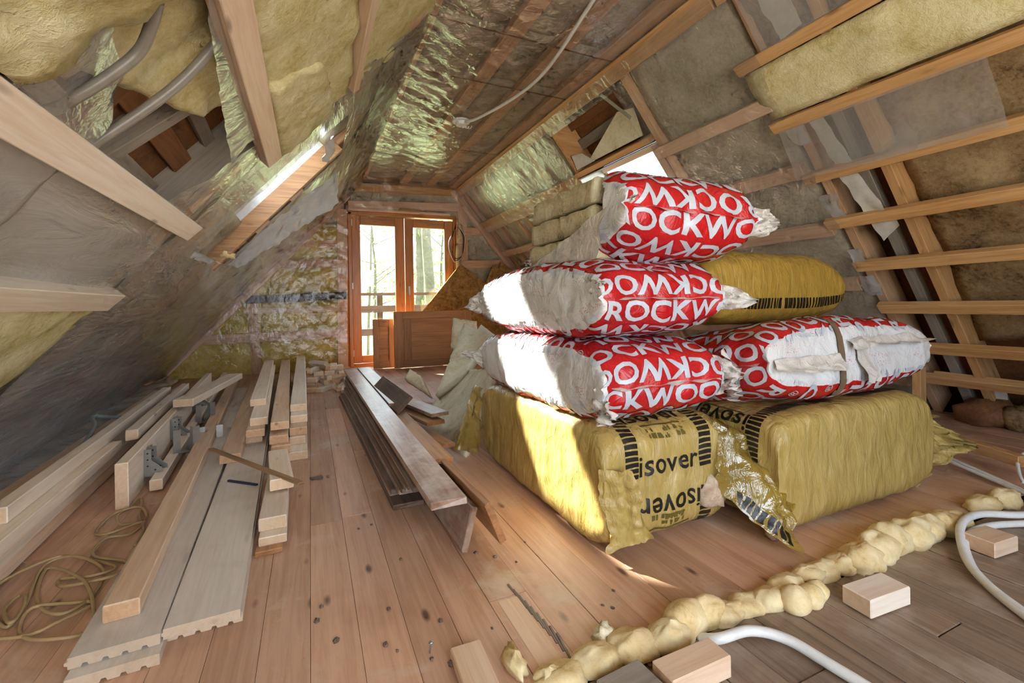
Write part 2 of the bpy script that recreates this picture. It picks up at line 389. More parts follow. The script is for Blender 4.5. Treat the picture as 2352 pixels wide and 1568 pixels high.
# loose pale board with the splintered edge, let into the floor
board('plank', (.502, .915, .0022), (.502, 1.20, .0022), .062, .02, MT['new2'], floor, c=.002)
for i in range(9):
    yy = .93 + i * .03; board('splinter', (.55 - i * .002, yy, .002), (.562 - i * .004, yy + .09, .004), .006, .004, MT['olddark'], floor, c=.001)

# ---- outer sheathing of the left slope with the roof-window hole
SKY = (3.20, 3.92, 1.60, 2.04)
def sheath(pt, hole, Y0, Y1, z0, z1, nrm, off):
    ys = [Y0, hole[0], hole[1], Y1]; zs = [z0, hole[2], hole[3], z1]; vs, f = [], []
    for i in range(3):
        for j in range(3):
            if i == 1 and j == 1: continue
            b = len(vs); q = [pt(ys[i], zs[j], off), pt(ys[i + 1], zs[j], off), pt(ys[i + 1], zs[j + 1], off), pt(ys[i], zs[j + 1], off)]
            vs += q + [p - nrm * .03 for p in q]
            f += [[b, b + 1, b + 2, b + 3], [b + 7, b + 6, b + 5, b + 4], [b, b + 4, b + 5, b + 1], [b + 1, b + 5, b + 6, b + 2], [b + 2, b + 6, b + 7, b + 3], [b + 3, b + 7, b + 4, b]]
    return vs, f
vs, f = sheath(L, SKY, -1.45, 7.1, -.62, 2.95, LN, -.205)
WL = struct(mesh('wall_left', vs, f, MT['roofbrown']), 'left roof slope with rafters, insulation and clear film')
SKR = (2.86, 3.86, 1.45, 2.06)
vs, f = sheath(Rr, SKR, -1.45, 7.1, -.62, 2.98, RN, -.26)
WR = struct(mesh('wall_right', vs, f, MT['roofbrown']), 'right roof slope with battens and insulation')
vs, f = cbox(2.9, 8.5, .03, .002)
CE = struct(mesh('ceiling', vs, f, MT['roofbrown'], None, Matrix.Translation((1.36, 2.82, 2.90))), 'flat top of the attic under clear film')

# ---- left slope, far part (behind the film)
for y in (2.72, 3.16, 3.96, 4.45, 5.05, 5.65, 6.25, 6.66):
    board('rafter', L(y, -.02, -.02), L(y, 2.60, -.02), .05, .17, MT['rafter'], WL, up=LN)
bays = [(2.75, 3.13), (3.99, 4.42), (4.48, 5.02), (5.08, 5.62), (5.68, 6.22), (6.28, 6.63)]
for i, (a, b) in enumerate(bays):
    slab('insulation_batt', L(a, -.05, -.06), L(b, -.05, -.06), L(b, 2.6, -.06), L(a, 2.6, -.06), .12, MT['grw'], WL, .01, 5, .07, 0, i * 3., LN)
slab('insulation_batt', L(3.19, -.05, -.06), L(3.93, -.05, -.06), L(3.93, 1.44, -.06), L(3.19, 1.44, -.06), .12, MT['grw'], WL, .01, 5, .07, 0, 31., LN)
slab('insulation_batt', L(3.19, 2.08, -.06), L(3.93, 2.08, -.06), L(3.93, 2.6, -.06), L(3.19, 2.6, -.06), .12, MT['grw'], WL, .01, 5, .07, 0, 33., LN)
for z in (.30, .80):
    board('batten', L(2.74, z, -.02), L(6.7, z, -.02), .095, .035, MT['pink'], WL, up=LN)
for z in (1.35, 1.9, 2.4):
    board('batten', L(4.0, z, -.02), L(6.7, z, -.006), .095, .035, MT['pink'], WL, up=LN)
board('sole_plate', (-1.60, 2.7, .09), (-1.64, 6.7, .09), .10, .09, MT['rafter'], WL)
def dispL(p, a, b):
    q = V((p.y * .55 - p.z * .5, p.z * 4.2 + p.y * .7, 0)); d = .020 * fbm(q, 4) + .008 * abs(noise.noise(q * 3.3)) + .012
    foot = max(0, 1 - b / .30); d2 = foot ** 2 * (.30 - .22 * max(0, min(1, (p.y - 2.7) / 3.2)))
    return LN * d + V((1, 0, 0)) * d2 + V((0, 0, max(0, .03 * foot)))
hole = lambda p, a, b: SKY[0] - .01 < p.y < SKY[1] + .14 and 1.18 < p.z < 2.12
sheet('vapour_film', L(2.66, .0, .006), L(6.72, .0, .006), L(6.72, 2.60, .006), L(2.66, 2.60, .006), MT['filmL'], WL, 90, 80, dispL, LN, .02, hole)
# fold of film lying along the floor below the slope
def dispF(p, a, b): return V((0, 0, .035 * abs(fbm(V((p.y * 2, p.x * 9, 3)), 3)) + .02 * math.sin(b * 3.1)))
sheet('film_skirt', (-1.52, 2.2, .05), (-1.60, 6.6, .05), (-1.45, 6.6, .004), (-1.18, 2.2, .004), MT['filmL'], WL, 60, 12, dispF, V((0, 0, 1)))
# ---- left slope, near part
for z, y1, wd in ((2.12, 2.74, .05), (1.66, 2.72, .095), (1.26, 2.72, .095), (.92, 2.70, .095)):
    board('batten', L(-1.4, z, .062), L(y1, z, .062), wd, .062, MT['new2' if z > 1.3 else 'new'], WL, up=LN, skew=.02)
for y in (-1.3, -.55, .2, .95, 1.24):
    board('rafter', L(y, -.02, -.01), L(y, 2.60, -.01), .05, .20, MT['grey'], WL, up=LN)
board('rafter', L(2.64, -.02, -.03), L(2.64, 2.60, -.03), .05, .20, MT['grey'], WL, up=LN)
slab('insulation_batt', L(-1.4, 2.15, .02), L(2.83, 2.15, .02), L(2.95, 2.66, .02), L(-1.4, 2.66, .02), .09, MT['yellow'], WL, .02, 7, .05, .02, 1., LN)
slab('insulation_batt', L(-1.4, 1.715, .03), L(2.76, 1.70, .03), L(2.80, 2.10, .03), L(-1.4, 2.10, .03), .10, MT['yellow'], WL, .02, 7, .05, .02, 2., LN)
slab('insulation_batt', L(1.93, 1.70, .062), L(2.79, 1.705, .06), L(2.86, 2.02, .05), L(2.10, 1.92, .055), .05, MT['yellow'], WL, .015, 8, .035, .02, 2.6, LN)
# bulging sheet of wool that sags at the upper left
slab('insulation_batt', L(-.6, 1.28, .08), L(1.13, 1.30, .078), L(1.20, 1.60, .055), L(-.6, 1.74, .07), .09, MT['yellow'], WL, .035, 5, .035, .035, 4., LN)
slab('insulation_batt', L(-1.4, .35, .03), L(2.60, .30, .03), L(2.74, .895, .03), L(-1.4, .895, .03), .10, MT['yellow'], WL, .02, 6, .05, .035, 5., LN)
slab('insulation_batt', L(-1.4, -.05, -.03), L(2.60, -.05, -.03), L(2.60, .36, -.03), L(-1.4, .36, -.03), .10, MT['grw'], WL, .02, 6, .08, .02, 6., LN)
slab('insulation_batt', L(-1.4, .93, -.05), L(2.62, .93, -.05), L(2.62, 1.24, -.05), L(-1.4, 1.24, -.05), .10, MT['grw'], WL, .02, 6, .08, .01, 7., LN)
slab('insulation_batt', L(1.33, 1.36, -.05), L(1.30, 1.66, -.05), L(2.06, 1.66, -.045), L(2.02, 1.53, -.03), .13, MT['yellow'], WL, .012, 9, .03, .006, 8., LN)
slab('insulation_batt', L(1.30, 1.335, -.16), L(1.30, 1.45, -.16), L(1.66, 1.47, -.16), L(1.62, 1.36, -.16), .07, MT['pale'], WL, .006, 9, .04, .006, 8.5, LN)
def dispN(p, a, b): q = V((p.y * .8, p.z * 6, 2)); return .014 * fbm(q, 4) + .012
sheet('vapour_film', L(.5, .90, .0), L(2.66, .90, .0), L(2.66, 1.26, .0), L(.5, 1.26, .0), MT['filmL'], WL, 60, 16, dispN, LN)
sheet('vapour_film', L(2.22, 1.28, .01), L(2.70, 1.26, .01), L(2.70, 1.66, .01), L(2.46, 1.66, .01), MT['film'], WL, 20, 20, dispN, LN, .03)
sheet('torn_film', L(1.20, 1.64, .02), L(2.30, 1.64, .02), L(2.42, 1.52, .0), L(1.35, 1.60, .03), MT['filmM'], WL, 40, 8, dispN, LN, .05)
sheet('torn_film', L(1.15, 1.29, .02), L(1.52, 1.29, .02), L(1.45, 1.42, -.02), L(1.15, 1.47, .02), MT['filmM'], WL, 20, 8, dispN, LN, .05)
for z, m_, wd in ((1.31, 'grey', .07), (1.44, 'roofbrown', .10), (1.56, 'grey', .06)):
    board('roof_board', L(1.2, z + .02, -.165), L(2.64, z - .02, -.165), wd, .03, MT[m_], WL, up=LN)
board('rafter', L(1.98, 1.20, -.12), L(2.16, 1.72, -.12), .07, .12, MT['grey'], WL, up=LN)
board('rafter', L(1.70, 1.20, -.10), L(1.76, 1.72, -.16), .09, .05, MT['roofbrown'], WL, up=LN)
# grey conduits crossing the opening
tube('conduit', [LS(362, 0, .03), LS(350, 50, .035), LS(322, 115, .04), LS(265, 165, .04), LS(175, 222, .03), LS(95, 258, .0), L(1.22, 1.10, -.05)], .0135, MT['cond_g'], WL, 10, 10)
tube('conduit', [L(1.50, 1.76, -.02), LS(500, 95, .0), LS(395, 205, .02), LS(215, 330, .01), LS(105, 395, -.005), LS(0, 500, -.005), L(1.62, .98, -.03)], .0145, MT['cond_g'], WL, 10, 10)

# ---- left roof window
W1 = struct(empty('window_1', L(3.46, 1.76)), 'roof window in the left slope with white lining')
for y, nm in ((SKY[1], 'lining_board'), (SKY[0], 'lining_board')):
    s = 1 if y == SKY[1] else -1
    prism(nm, [L(y, 1.16, .0), L(y, 2.12, .0), L(y, 2.12, -.195), L(y, 1.16, -.195)], .012, (0, s, 0), MT['whiteboard'], W1)
board('frame_rail', L(SKY[0], SKY[2] - .02, -.18), L(SKY[1], SKY[2] - .02, -.18), .06, .05, MT['door'], W1, up=LN)
board('frame_rail', L(SKY[0], SKY[3] + .02, -.18), L(SKY[1], SKY[3] + .02, -.18), .06, .05, MT['door'], W1, up=LN)
prism('frame_post', [L(3.905, 1.15, .03), L(3.905, 2.14, .03), L(3.905, 2.14, -.085), L(3.905, 1.15, -.085)], .06, (0, 1, 0), MT['oldwarm'], W1)
board('frame_post', L(4.04, 1.20, .012), L(4.04, 2.12, .012), .05, .03, MT['rafter'], W1, up=LN)
lump('foam_bead', L(3.95, 1.24, .03), .05, .06, .04, MT['foam'], W1, 3., .5, 4)
for y, z in ((4.06, 1.45), (4.065, 1.72)): board('packing_block', L(y, z, .03), L(y, z + .10, .03), .03, .02, MT['new2'], W1, up=LN)
def glassmat():
    m, nt, p = newmat('window_glass'); nt.nodes.remove(p); out = nt.nodes['Material Output']
    tr = N(nt, 'BsdfTransparent'); tr.inputs[0].default_value = (.94, .97, .96, 1); gl = N(nt, 'BsdfGlossy', Roughness=.02); fr = schlick(nt)
    v = coords(nt, (1, 1, 1), rnd=False); n = noisetex(nt, v, 3.); b = N(nt, 'Bump', Strength=.02); nt.links.new(n, b.inputs['Height']); nt.links.new(b.outputs[0], gl.inputs['Normal'])
    mx = N(nt, 'MixShader'); nt.links.new(fr, mx.inputs[0]); nt.links.new(tr.outputs[0], mx.inputs[1]); nt.links.new(gl.outputs[0], mx.inputs[2]); nt.links.new(mx.outputs[0], out.inputs['Surface']); return m
MT['glass'] = glassmat()
prism('pane', [L(SKY[0], SKY[2], -.215), L(SKY[1], SKY[2], -.215), L(SKY[1], SKY[3], -.215), L(SKY[0], SKY[3], -.215)], .006, -LN, MT['glass'], W1)
def dispT(p, a, b): q = p * 5; return .03 * fbm(q, 4) + .01 * abs(noise.noise(q * 3))
sheet('torn_film', G(512, 604, 4.15), G(545, 615, 4.3), G(778, 465, 4.5), G(776, 392, 4.35), MT['flap'], W1, 30, 50, dispT, LN, .03)
sheet('torn_film', LS(425, 592, .02), LS(510, 606, .05), LS(470, 585, .06), LS(440, 575, .02), MT['whiteboard'], W1, 14, 8, dispT, LN, .02)
sheet('torn_film', LS(752, 372, .02), LS(742, 372, .04), LS(764, 300, .05), LS(768, 345, .02), MT['whiteboard'], W1, 6, 10, dispT, LN, .01)

# ---- ceiling
for x, wd in ((.70, .10), (1.28, .12), (1.66, .12), (2.02, .12)):
    board('joist', (x, -1.4, 2.64), (x, 6.7, 2.64), wd, .10, MT['rafter'], CE, up=(0, 0, -1))
xs = [.60, .99, 1.47, 1.84, 2.20]
ce_cols = [(.55, .66), (.75, 1.22), (1.34, 1.60), (1.72, 1.96), (2.08, 2.3)]
for i, (a, b) in enumerate(ce_cols):
    ys = [-1.4, .9, 2.75, 3.42, 5.0, 6.7]
    for j in range(len(ys) - 1):
        slab('insulation_batt', (a, ys[j] + .002, 2.675), (b, ys[j] + .002, 2.675), (b, ys[j + 1] - .002, 2.675), (a, ys[j + 1] - .002, 2.675), .1, MT['grw'], CE, .01, 5, .09, 0, i * 7 + j, (0, 0, -1))
for y in (2.75, 3.42, 5.0): board('brown_tape', (.62, y, 2.632), (2.08, y + .03, 2.632), .012, .004, MT['roofbrown'], CE, up=(0, 0, -1))
def dispC(p, a, b):
    k = max(0, 1 - abs(p.x - .85) / .75) * max(0, 1 - abs(p.y - 3.9) / 2.0); q = V((p.x * 2.2 + p.y * .6, p.y * 7 - p.x * 5, 0))
    return .006 * fbm(p * 3, 3) + (.010 + .030 * k) * (abs(fbm(q, 4)) + .6 * abs(noise.noise(q * 2.7)))
sheet('vapour_film', (.60, -1.4, 2.615), (2.10, -1.4, 2.615), (2.10, 6.73, 2.615), (.60, 6.73, 2.615), MT['film'], CE, 60, 260, dispC, (0, 0, -1))
board('purlin', (.63, -1.4, 2.57), (.63, 6.7, 2.57), .05, .13, MT['pink'], CE, up=(.75, 0, .66))
board('purlin', (2.10, 1.9, 2.56), (2.10, 6.7, 2.56), .13, .05, MT['batten'], CE, up=(-.78, 0, -.63))
board('purlin', (2.10, -1.4, 2.56), (2.10, 1.88, 2.56), .13, .05, MT['batten'], CE, up=(-.78, 0, -.63))
sheet('vapour_film', (.40, 2.7, 2.31), (.66, 2.7, 2.60), (.66, 6.73, 2.60), (.40, 6.73, 2.31), MT['film'], CE, 12, 120, lambda p, a, b: .035 + .02 * fbm(V((p.y * 2, p.x * 5, 1)), 4), V((.75, 0, -.66)))

# ---- right slope, far part
for y in (1.80, 2.80, 3.93, 4.5, 5.1, 5.7, 6.3, 6.68):
    board('rafter', Rr(y, -.02, -.03), Rr(y, 2.6, -.03), .055, .18, MT['rafter'], WR, up=RN)
for i, (a, b) in enumerate([(1.84, 2.76), (3.97, 4.46), (4.54, 5.06), (5.14, 5.66), (5.74, 6.26), (6.34, 6.65)]):
    slab('insulation_batt', Rr(a, -.05, -.06), Rr(b, -.05, -.06), Rr(b, 2.6, -.06), Rr(a, 2.6, -.06), .14, MT['grw'], WR, .015, 5, .07, 0, 50 + i * 3., RN)
slab('insulation_batt', Rr(2.84, -.05, -.06), Rr(3.9, -.05, -.06), Rr(3.9, 1.42, -.06), Rr(2.84, 1.42, -.06), .14, MT['grw'], WR, .01, 5, .07, 0, 71., RN)
for z, a in ((2.10, 3.9), (2.03, 1.86), (1.66, 1.86), (1.31, 1.86), (.95, 1.86), (.6, 1.86), (.25, 1.86)):
    if z > 2.05: board('batten', Rr(a, z, .03), Rr(6.7, z, .03), .095, .045, MT['batten'], WR, up=RN)
    elif z > 1.5:
        board('batten', Rr(a, z, .03), Rr(2.84, z, .03), .095, .045, MT['pink'], WR, up=RN); board('batten', Rr(3.9, z, .03), Rr(6.7, z, .03), .095, .045, MT['pink'], WR, up=RN)
    else: board('batten', Rr(a, z, .03), Rr(6.7, z, .03), .095, .045, MT['pink'], WR, up=RN)
for y, z0, z1 in ((6.0, 2.25, 2.5), (5.4, 1.2, 2.0), (4.8, 1.2, 2.0)):
    board('lath', Rr(y, z0, -.015), Rr(y, z1, -.015), .05, .02, MT['batten'], WR, up=RN)
def dispR(p, a, b):
    k = max(0, 1 - abs(p.y - 4.4) / .75) * max(0, 1 - abs(p.z - 2.35) / .4); q = V((p.y * 6 - p.z * 3, p.z * 2.5 + p.y, 4))
    return .04 + .010 * fbm(p * 2.5, 3) + (.004 + .04 * k) * abs(fbm(q, 4))
holeR = lambda p, a, b: 2.84 < p.y < 3.88 and p.z > 1.40 and p.z < 2.47
sheet('vapour_film', Rr(1.80, .0, .012), Rr(6.72, .0, .012), Rr(6.72, 2.60, .012), Rr(1.80, 2.60, .012), MT['film'], WR, 130, 70, dispR, RN, .03, holeR)
# cavity above the right roof window
board('trimmer', Rr(2.84, 2.13, .02), Rr(3.92, 2.13, .02), .05, .12, MT['batten'], WR, up=RN)
prism('trimmer', [Rr(3.90, 2.14, .0), Rr(3.90, 2.48, .0), Rr(3.90, 2.48, -.25), Rr(3.90, 2.14, -.25)], .02, (0, -1, 0), MT['batten'], WR)
board('roof_board', Rr(2.84, 2.32, -.20), Rr(3.9, 2.30, -.20), .10, .03, MT['grey'], WR, up=RN)
board('roof_board', Rr(2.84, 2.46, -.20), Rr(3.9, 2.46, -.20), .10, .03, MT['roofbrown'], WR, up=RN)
prism('paper_scrap', [Rr(2.90, 2.17, -.02), Rr(3.72, 2.17, -.03), Rr(3.1, 2.37, -.10), Rr(2.90, 2.34, -.08)], .006, RN, MT['pale'], WR)
prism('paper_scrap', [Rr(3.55, 2.17, .0), Rr(3.86, 2.17, .0), Rr(3.84, 2.28, -.02), Rr(3.70, 2.26, -.03)], .004, RN, MT['paper'], WR)
board('steel_strap', Rr(2.9, 2.30, .0), Rr(3.05, 2.52, .0), .035, .003, MT['steel'], WR, up=RN)
board('steel_strap', Rr(2.75, 1.75, .035), Rr(2.30, 1.48, .035), .04, .003, MT['steel'], WR, up=RN)
W2 = struct(empty('window_2', Rr(3.36, 1.75)), 'roof window in the right slope above the topmost bag')
prism('lining_board', [Rr(2.88, 2.09, .02), Rr(3.90, 2.09, .02), Rr(3.90, 2.05, -.26), Rr(2.88, 2.05, -.26)], .012, UR, MT['whiteboard'], W2)
prism('lining_board', [Rr(3.88, 1.42, .02), Rr(3.88, 2.09, .02), Rr(3.88, 2.05, -.26), Rr(3.88, 1.42, -.26)], .012, (0, 1, 0), MT['whiteboard'], W2)
prism('lining_board', [Rr(2.86, 1.42, .02), Rr(2.86, 2.09, .02), Rr(2.86, 2.05, -.26), Rr(2.86, 1.42, -.26)], .012, (0, -1, 0), MT['pink'], W2)
board('frame_rail', Rr(2.86, 2.03, -.24), Rr(3.86, 2.03, -.24), .05, .05, MT['new2'], W2, up=RN)
board('frame_rail', Rr(2.86, 1.46, -.24), Rr(3.86, 1.46, -.24), .05, .05, MT['new2'], W2, up=RN)
prism('pane', [Rr(SKR[0], SKR[2], -.275), Rr(SKR[1], SKR[2], -.275), Rr(SKR[1], SKR[3], -.275), Rr(SKR[0], SKR[3], -.275)], .006, -RN, MT['glass'], W2)

# ---- right slope, near part: open battens over stained wool
RZ = [2.235, 1.917, 1.616, 1.344, 1.074, .796, .523, .299]
RY = [1.942, 1.908, 1.87, 1.872, 1.827, 1.806, 1.752, 1.755]
for z, y in zip(RZ, RY):
    board('batten', Rr(y, z, .05), Rr(-1.4, z + rnd.uniform(-.03, .03), .05), .07, .045, MT['batten'], WR, up=RN, skew=.01)
for y in (1.46, .55, -.4, -1.3): board('rafter', Rr(y, -.02, .0), Rr(y, 2.62, .0), .05, .16, MT['batten'], WR, up=RN)
board('rafter', Rr(1.60, -.02, -.05), Rr(1.60, 2.62, -.05), .06, .05, MT['grey'], WR, up=RN)
slab('insulation_batt', Rr(1.90, 1.95, .03), Rr(-1.4, 1.95, .03), Rr(-1.4, 2.20, .03), Rr(1.93, 2.20, .03), .06, MT['yellow'], WR, .018, 6, .045, .01, 80., RN)
slab('insulation_batt', Rr(1.42, 2.24, -.02), Rr(-1.4, 2.24, -.02), Rr(-1.4, 2.6, -.02), Rr(1.42, 2.6, -.02), .06, MT['brw'], WR, .018, 5, .06, .01, 81., RN)
slab('insulation_batt', Rr(1.78, 2.24, -.02), Rr(1.49, 2.24, -.02), Rr(1.49, 2.6, -.02), Rr(1.78, 2.6, -.02), .06, MT['brw'], WR, .018, 5, .06, .01, 81., RN)
for i, (a, b) in enumerate(((1.43, .58), (.52, -.37), (-.43, -1.27))):
    slab('insulation_batt', Rr(a, .5, -.11), Rr(b, .5, -.11), Rr(b, 2.22, -.11), Rr(a, 2.22, -.11), .09, MT['brw'], WR, .03, 4, .06, .01, 82. + i, RN)
def dispM(p, a, b): q = V((p.y * 2.5, p.z * 5, 1)); return .045 + .018 * fbm(q, 3)
sheet('milky_film', Rr(1.88, 1.64, .05), Rr(.93, 1.64, .05), Rr(.93, 1.90, .02), Rr(1.86, 1.90, .02), MT['filmM'], WR, 40, 14, dispM, RN)
sheet('milky_film', Rr(1.76, 2.26, .0), Rr(-.4, 2.26, .0), Rr(-.4, 2.62, .0), Rr(1.76, 2.62, .0), MT['filmM'], WR, 40, 14, dispM, RN)
for a, b, c_, d in (((1.70, 2.60), (1.55, 2.60), (1.52, 2.28), (1.66, 2.26)), ((1.70, 1.60), (1.60, 1.60), (1.50, 1.28), (1.62, 1.20)), ((1.72, 1.93), (1.64, 1.93), (1.58, 1.64), (1.68, 1.62))):
    sheet('paper_strip', Rr(*a, .012), Rr(*b, .012), Rr(*c_, .03), Rr(*d, .012), MT['paper'], WR, 8, 16, lambda p, a, b: .012 * fbm(p * 14, 3), RN, .008)
for z in (1.86, 1.45, 1.12, .95, .55, .42): # torn edges of the film by the rafter
    sheet('torn_film', Rr(1.83, z - .07, .03), Rr(1.75, z - .07, .03), Rr(1.75, z + .06, .03), Rr(1.84, z + .06, .03), MT['flap'], WR, 8, 8, lambda p, a, b: .012 * fbm(p * 22, 3), RN, .03)
# knee stud and the lower rails in the eaves
board('stud', (3.80, 1.72, 0), (3.80, 1.72, .37), .05, .07, MT['batten'], WR, up=(1, 0, 0), top=False)
board('rail', F(2165, 990, .11) + V((.0, 0, 0)), F(2352, 1048, .11), .05, .05, MT['batten'], WR)
board('rail', (3.95, 1.7, .29), (3.95, -1.3, .22), .07, .03, MT['batten'], WR, up=RN)
prism('paper_scrap', [Rr(1.45, .16, -.03), Rr(1.38, .16, -.03), Rr(1.37, .24, -.05), Rr(1.42, .27, -.05)], .004, RN, MT['paper'], WR)
for i in range(7):
    y = 1.5 - i * .22; lump('rubble', (4.05 + rnd.uniform(-.06, .05), y, .0), .12, .14, .11, MT['brw' if i % 2 else 'roofbrown'], WR, i * 2.1, .5, 3)

# ---- unseen rear gable behind the viewer, its opening sized and placed to steer daylight
vs, f = [], []
def addbox(x0, x1, y0, y1, z0, z1):
    b = len(vs); vs.extend([(x0, y0, z0), (x1, y0, z0), (x1, y1, z0), (x0, y1, z0), (x0, y0, z1), (x1, y0, z1), (x1, y1, z1), (x0, y1, z1)])
    f.extend([[b + k for k in q] for q in ([3, 2, 1, 0], [4, 5, 6, 7], [0, 1, 5, 4], [1, 2, 6, 5], [2, 3, 7, 6], [3, 0, 4, 7])])
addbox(-2.2, -1.45, -1.49, -1.45, -.3, 3.1); addbox(1.85, 4.9, -1.49, -1.45, -.3, 3.1); addbox(-1.45, 1.85, -1.49, -1.45, 2.03, 3.1); addbox(-1.45, 1.85, -1.49, -1.45, -.3, .08)
struct(mesh('wall_back', vs, f, MT['rafter']), 'unseen rear gable wall, its wide opening shaped to steer the daylight')
# ---- gable
GY = 6.75
def gp(u, v, o=0): return G(u, v, GY - o)
dx0, dx1, dz = gp(803, 700).x, gp(1052, 700).x, 2.22
vs, f = [], []
def addbox(x0, x1, y0, y1, z0, z1):
    b = len(vs); vs.extend([(x0, y0, z0), (x1, y0, z0), (x1, y1, z0), (x0, y1, z0), (x0, y0, z1), (x1, y0, z1), (x1, y1, z1), (x0, y1, z1)])
    f.extend([[b + k for k in q] for q in ([3, 2, 1, 0], [4, 5, 6, 7], [0, 1, 5, 4], [1, 2, 6, 5], [2, 3, 7, 6], [3, 0, 4, 7])])
addbox(-2.2, dx0, 6.92, 6.96, -.3, 3.2); addbox(dx1, 4.9, 6.92, 6.96, -.3, 3.2); addbox(dx0, dx1, 6.92, 6.96, dz, 3.2); addbox(dx0, dx1, 6.92, 6.96, -.3, 0)
WF = struct(mesh('wall_front', vs, f, MT['roofbrown']), 'gable wall under wrinkled clear film with yellow wool between studs')
def gb(u0, v0, u1, v1, wd, m_='rafter', o=0., nm='rail'): return board(nm, gp(u0, v0, o), gp(u1, v1, o), wd, .05, MT[m_], WF, up=(0, -1, 0))
gb(355, 880, 640, 605, .10, 'pink', .03, 'rafter'); gb(640, 605, 800, 445, .10, 'pink', .03, 'rafter')
gb(435, 783, 795, 764, .12, 'pink', .02); gb(360, 885, 800, 880, .10, 'rafter', .01, 'sole_plate')
gb(600, 605, 795, 604, .11, 'rafter', .01); gb(525, 690, 797, 678, .105, 'black', .022); gb(560, 715, 797, 708, .07, 'yellow2' if 0 else 'new2', .005)
gb(578, 672, 592, 880, .12, 'rafter', .0, 'stud'); gb(785, 480, 788, 850, .13, 'pink', .0, 'stud')
gb(700, 560, 795, 560, .10, 'rafter', -.01); gb(770, 500, 795, 500, .08, 'rafter', -.01)
gb(800, 428, 1055, 441, .115, 'batten', .02, 'header'); gb(800, 470, 1060, 476, .12, 'pink', .0, 'header')
gb(1062, 440, 1068, 850, .15, 'rafter', .0, 'stud'); gb(1040, 436, 1235, 690, .12, 'pink', .03, 'rafter')
gb(1065, 530, 1115, 533, .12, 'rafter', .01); gb(1065, 607, 1190, 605, .12, 'rafter', .01); gb(1065, 690, 1240, 690, .10, 'rafter', .01)
def gw(u0, v0, u1, v1, m_, s, o=-.02): slab('insulation_batt', gp(u0, v1, o), gp(u1, v1, o), gp(u1, v0, o), gp(u0, v0, o), .1, MT[m_], WF, .03, 3.2, .07, 0, s, (0, -1, 0))
gw(345, 785, 445, 885, 'yellow2', 1.); gw(400, 770, 590, 888, 'yellow2', 1.5); gw(596, 765, 785, 888, 'yellow2', 2.); gw(450, 680, 600, 775, 'yellow2', 3.); gw(600, 690, 785, 770, 'yellow2', 4.)
gw(560, 600, 620, 690, 'yellow2', 5.); gw(612, 612, 790, 690, 'yellow2', 6.); gw(660, 520, 790, 600, 'yellow2', 7.); gw(740, 440, 790, 520, 'grw', 8.)
gw(800, 420, 1060, 500, 'grw', 9., -.03); gw(1060, 440, 1240, 720, 'grw', 10., -.03); gw(1060, 700, 1330, 880, 'brw', 11., -.03)
def dispG(p, a, b):
    q = V((p.x * 3.5, p.z * 6.5 + p.x * 2.5, 0)); k = max(0, min(1, (p.x + .6) / .9))
    return .012 + (.004 + .016 * k) * abs(fbm(q, 4)) + .006 * abs(noise.noise(q * 3)) * k
def gsheet(us, n1, n2): sheet('vapour_film', *[gp(u, v, .05) for u, v in us], MT['filmG'], WF, n1, n2, dispG, V((0, -1, 0)))
gsheet([(330, 890), (797, 885), (799, 600), (640, 600)], 70, 50); gsheet([(640, 600), (799, 600), (799, 440), (792, 440)], 40, 40)
gsheet([(799, 484), (1052, 490), (1045, 428), (799, 416)], 50, 14); gsheet([(1054, 880), (1330, 880), (1048, 430), (1046, 430)], 50, 60)
lump('foam_bead', gp(1052, 620, .03), .03, .03, .28, MT['foam'], WF, 2., .4, 5); lump('foam_bead', gp(1056, 560, .03), .05, .03, .2, MT['foam'], WF, 5., .5, 6)
for s in range(3): tube('loose_wire', [gp(1047, 515 + s * 4, .06), gp(1036 - s * 3, 560, .11), gp(1044, 592 + s * 5, .1), gp(1062, 585, .09), gp(1064 + s * 2, 545, .08), gp(1052, 520, .06)], .004, MT['dark' if s < 2 else 'cond_w'], WF)

# ---- balcony door
D = struct(empty('door_1', (dx0, 6.80, 0)), 'varnished pine double balcony door with tall glass panes')
zt = gp(808, 488).z
def db(x0, z0, x1, z1, wd, th=.055, y=6.78, nm='stile', par=None, m_='door'): return board(nm, (x0, y, z0), (x1, y, z1), wd, th, MT[m_], par or D, up=(0, -1, 0), c=.006)
db(dx0 + .02, 0, dx0 + .02, zt + .02, .05, .12, 6.76, 'jamb'); db(dx1 - .03, 0, dx1 - .03, zt + .02, .05, .12, 6.76, 'jamb')
db(dx0, zt + .0, dx1, zt + .02, .05, .12, 6.76, 'head'); db(dx0, zt + .05, dx1 - .1, zt + .06, .04, .10, 6.74, 'trim', None, 'new2'); db(gp(915, 480).x, zt + .075, gp(967, 480).x, zt + .08, .03, .02, 6.70, 'trim', None, 'oldwarm')
db(dx0, .02, dx1, .02, .05, .12, 6.78, 'sill')
xm = gp(931, 600).x
